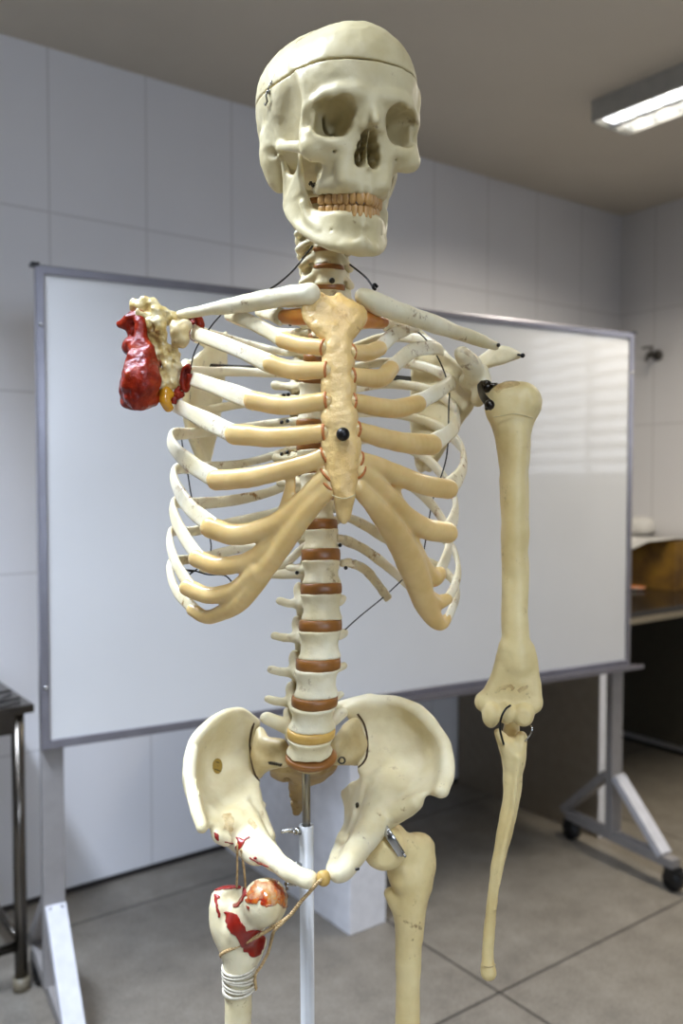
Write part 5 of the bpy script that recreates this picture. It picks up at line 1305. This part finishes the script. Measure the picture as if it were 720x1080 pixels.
def roll_fn():
    V = []; F = []; n = 20; prof = [(0, 0), (.052, 0), (.06, .012), (.058, .05), (.045, .07), (.02, .078), (0, .079)]
    for r_, z in prof:
        for k in range(n): V.append((r_*math.cos(2*math.pi*k/n), r_*math.sin(2*math.pi*k/n), z))
    for i in range(len(prof)-1):
        for k in range(n): F.append((i*n+k, i*n+(k+1) % n, (i+1)*n+(k+1) % n, (i+1)*n+k))
    return V, F
Pr = at_Y(672, 550, BY1-.12)
o = mesh_np('paper_bundle', *roll_fn(), M['paper'], None, True, label='rounded white paper bundle on the yellow cardboard box beside whiteboard edge', cat='paper'); o.location = (max(Pr[0], BX0+.08), BY1-.13, zt+.016); o.scale = (1.25, 1.3, 1.05)
Pd = at_z(670, 622, BZ)
V = []; F = []; n = 24; prof = [(0, .004), (.028, .004), (.045, .012), (.047, .013), (.046, .010), (.03, 0), (0, 0)]
for r, z in prof:
    for k in range(n): V.append((r*math.cos(2*math.pi*k/n), r*math.sin(2*math.pi*k/n), z))
for i in range(len(prof)-1):
    for k in range(n): F.append((i*n+k, i*n+(k+1) % n, (i+1)*n+(k+1) % n, (i+1)*n+k))
t = NT('dish_glaze'); t.link(t.ramp(t.noise(30, 2), [(.42, (224, 214, 200)), (.55, (214, 120, 50))]), t.b.inputs['Base Color']); t.set(Roughness=.3)
dish = mesh_np('small_dish', V, F, t.m, None, True, label='small white and orange dish on black bench in front of box', cat='dish'); dish.location = (Pd[0], Pd[1], BZ+.001)

# tap on the right wall
tv = at_X(694, 375, XR)
tap = empty('wall_tap', (XR, tv[1], tv[2]), 0, label='small grey metal tap fixed to the right wall above bench', cat='tap')
M['tap_metal'] = plain('dull_tap_metal', (96, 92, 88), .4, .8)
def tp2(name, vf): return mesh_np(name, vf[0], vf[1], M['tap_metal'], tap, True)
tp2('flange', cyl_vf((-.012, 0, 0), (0, 0, 0), .026, 20)); tp2('body', join([cyl_vf((-.085, 0, 0), (-.01, 0, 0), .012, 14), ball_vf((-.06, 0, 0), .019), cyl_vf((-.085, 0, 0), (-.10, 0, -.035), .009, 12)]))
tp2('handle', join([cyl_vf((-.06, 0, .01), (-.06, 0, .035), .006, 10), box_vf((-.068, -.006, .032), (-.052, .05, .042), .002)]))

# ------------------------------------------------------------------ steel table at the left
F1 = at_z(36, 1041, 0)+np.array([-.03, .01, 0]); F2 = np.array([F1[0], 2.70, 0])
M['stainless'] = plain('stainless_steel', (116, 110, 102), .26, 1)
tb = empty('steel_table', (F1[0]-.5, (F1[1]+F2[1])/2, 0), 0, label='stainless steel work table with black cables on top at left edge', cat='table')
dx_, y0_, y1_ = .5, F1[1]-(F1[1]+F2[1])/2, F2[1]-(F1[1]+F2[1])/2
def tbp(name, vf, mat='stainless', parent=None, smooth=False): return mesh_np(name, vf[0], vf[1], M[mat], parent or tb, smooth)
TH = at_Y(20, 744, F1[1]-.02)[2]
tbp('table_top', box_vf((-dx_-.04, y0_-.03, TH-.022), (dx_+.035, y1_+.03, TH), .003))
tbp('apron', join([box_vf((-dx_, y0_-.012, TH-.075), (dx_+.01, y0_+.008, TH-.0225)), box_vf((-dx_, y1_-.008, TH-.075), (dx_+.01, y1_+.012, TH-.0225)), box_vf((dx_-.01, y0_, TH-.075), (dx_+.01, y1_, TH-.0225)), box_vf((-dx_-.01, y0_, TH-.075), (-dx_+.01, y1_, TH-.0225))]))
for sx in (-1, 1):
    for y in (y0_, y1_):
        lg = tbp('leg', cyl_vf((sx*dx_, y, .03), (sx*dx_, y, TH-.0225), .0165, 18), smooth=True)
        tbp('leg_cap', cyl_vf((sx*dx_, y, 0), (sx*dx_, y, .035), .0225, 18, .021), 'edge_trim', lg, True)
    tbp('stretcher', cyl_vf((sx*dx_, y0_, .125), (sx*dx_, y1_, .125), .011, 14), smooth=True)
for y in (y0_, y1_): tbp('stretcher', cyl_vf((-dx_, y, .12), (dx_, y, .12), .013, 14), smooth=True)
tz = TH+.0065
cab = []
for k in range(4):
    c0 = np.array([F1[0]-.20-.02*k, F1[1]+.20, tz+.006*k]); r = .09+.012*(k % 3)
    cab.append([c0+np.array([r*1.25*math.cos(a), r*math.sin(a), .002*math.sin(3*a)]) for a in np.linspace(k, k+6.2, 40)])
cab.append(catmull([(F1[0]-.25, F1[1]+.08, tz+.02), (F1[0]-.10, F1[1]+.05, tz+.018), (F1[0]-.02, F1[1]+.10, tz+.004), (F1[0]+.02, F1[1]+.13, tz)], 40))
cab.append(catmull([(F1[0]-.45, F1[1]+.0, tz), (F1[0]-.25, F1[1]-.01, tz), (F1[0]-.08, F1[1]+.0, tz), (F1[0]+.015, F1[1]+.03, tz)], 40))
v, f = join([tube(p, .0042, 8) for p in cab]); o = mesh_np('cable', np.array(v), f, M['black_plastic'], None, True, label='coiled black cable lying on the stainless steel table', cat='cable')

# ------------------------------------------------------------------ ceiling lights
M['lamp_grey'] = plain('lamp_housing', (176, 174, 168), .5)
M['reflector'] = plain('lamp_reflector', (200, 204, 212), .12, 1)
M['tube_glow'] = emis('fluorescent_tube', (255, 250, 238), 14.0)
la = at_z(622.5, 107, ZC); lb = at_z(720, 58, ZC); lc = at_z(661.7, 141.7, ZC-.07)
LX0 = la[0]; LX1 = lc[0]; LY1 = (la[1]+lc[1])/2
def lamp(x0, x1, y1, ln, label, e=18):
    o = empty('ceiling_light', ((x0+x1)/2, y1-ln/2, ZC), 0, label=label, cat='ceiling light', group='ceiling lights')
    w = (x1-x0)/2; l = ln/2; d = .075
    def p(name, vf, mat, parent=None, sm=False): return mesh_np(name, vf[0], vf[1], M[mat], parent or o, sm)
    p('housing', join([box_vf((-w, -l, -d), (-w+.006, l, -.0005)), box_vf((w-.006, -l, -d), (w, l, -.0005)), box_vf((-w+.006, -l, -d), (w-.006, -l+.006, -.0005)), box_vf((-w+.006, l-.006, -d), (w-.006, l, -.0005)), box_vf((-w+.006, -l+.006, -.008), (w-.006, l-.006, -.0005))]), 'lamp_grey')
    lo_ = []
    for i in range(13):
        y = -l+.03+(2*l-.06)*i/12; lo_.append(box_vf((-w+.008, y-.002, -d+.006), (w-.008, y+.002, -d+.045)))
    lo_.append(box_vf((-.012, -l+.008, -d+.004), (.012, l-.008, -d+.05)))
    p('louvre', join(lo_), 'reflector')
    for s in (-1, 1):
        p('tube', cyl_vf((s*w*.5, -l+.02, -.032), (s*w*.5, l-.02, -.032), .013, 14), 'tube_glow', None, True)
    return o
wL = LX1-LX0
lamp(LX0, LX1, LY1, 1.25, 'louvred fluorescent ceiling light glowing at the upper right')
def arealight(name, loc, target, sx, sy, energy, col, spread=180):
    l = bpy.data.lights.new(name, 'AREA'); l.shape = 'RECTANGLE'; l.size = sx; l.size_y = sy; l.energy = energy; l.color = col; l.spread = math.radians(spread)
    o = bpy.data.objects.new(name, l); COL.objects.link(o); o.location = loc
    o.rotation_euler = (Vector(target)-Vector(loc)).to_track_quat('-Z', 'Y').to_euler(); return o
LK = dict(lampw=25, lampl=54, lamp_fill=25, lamp2=6, xl=-.2, sp=122, cool=(.70, .81, 1.0), left=11, tilt=4, aim=.2, spread=40, lcol=(.70, .81, 1.0))
cx = (LX0+LX1)/2
arealight('lamp_light', (cx, LY1-.62, ZC-.078), (cx, LY1-.62, 0), wL*.9, 1.2, LK['lampw'], (1, .91, .76), 150)
for x_, y_, e_, c_ in ((LK['xl'], LY1, LK['lampl'], LK['cool']), (LK['xl'], LY1-2.0, LK['lamp_fill'], LK['cool']), (cx, LY1-2.0, LK['lamp2'], (1, .92, .78)), (LK['xl'], LY1-4.0, LK['lamp2'], LK['cool']), (LK['xl']-2.0, LY1-1.0, LK['lamp2'], LK['cool'])):  # unseen lamps: inferred left key, then rows added as front fill
    lamp(x_-wL/2, x_+wL/2, y_, 1.25, 'louvred fluorescent ceiling light outside the view serving key and fill')
    arealight('lamp_light', (x_, y_-.62, ZC-.078), (x_, y_-.62, 0), wL*.9, 1.2, e_, c_, LK['sp'])
xc_, zc_ = (FW[0]+FW[1])/2, (FW[2]+FW[3])/2; fa_ = math.radians(LK['tilt'])
arealight('fill_window_light', (xc_, YF+.25, zc_), (LK['aim'], YF+.25+9*math.cos(fa_), zc_-9*math.sin(fa_)), FW[1]-FW[0]-.1, FW[3]-FW[2]-.1, LK['left'], LK['lcol'], LK['spread'])  # frontal fill light added at the unseen front window
w = bpy.data.worlds.new('outside'); scene.world = w; w.use_nodes = True
w.node_tree.nodes['Background'].inputs[0].default_value = (.6, .72, .9, 1); w.node_tree.nodes['Background'].inputs[1].default_value = .6
vs = scene.view_settings; vs.view_transform = 'Standard'; vs.look = 'None'; vs.gamma = 1.0; vs.use_curve_mapping = False; vs.exposure = 0.15
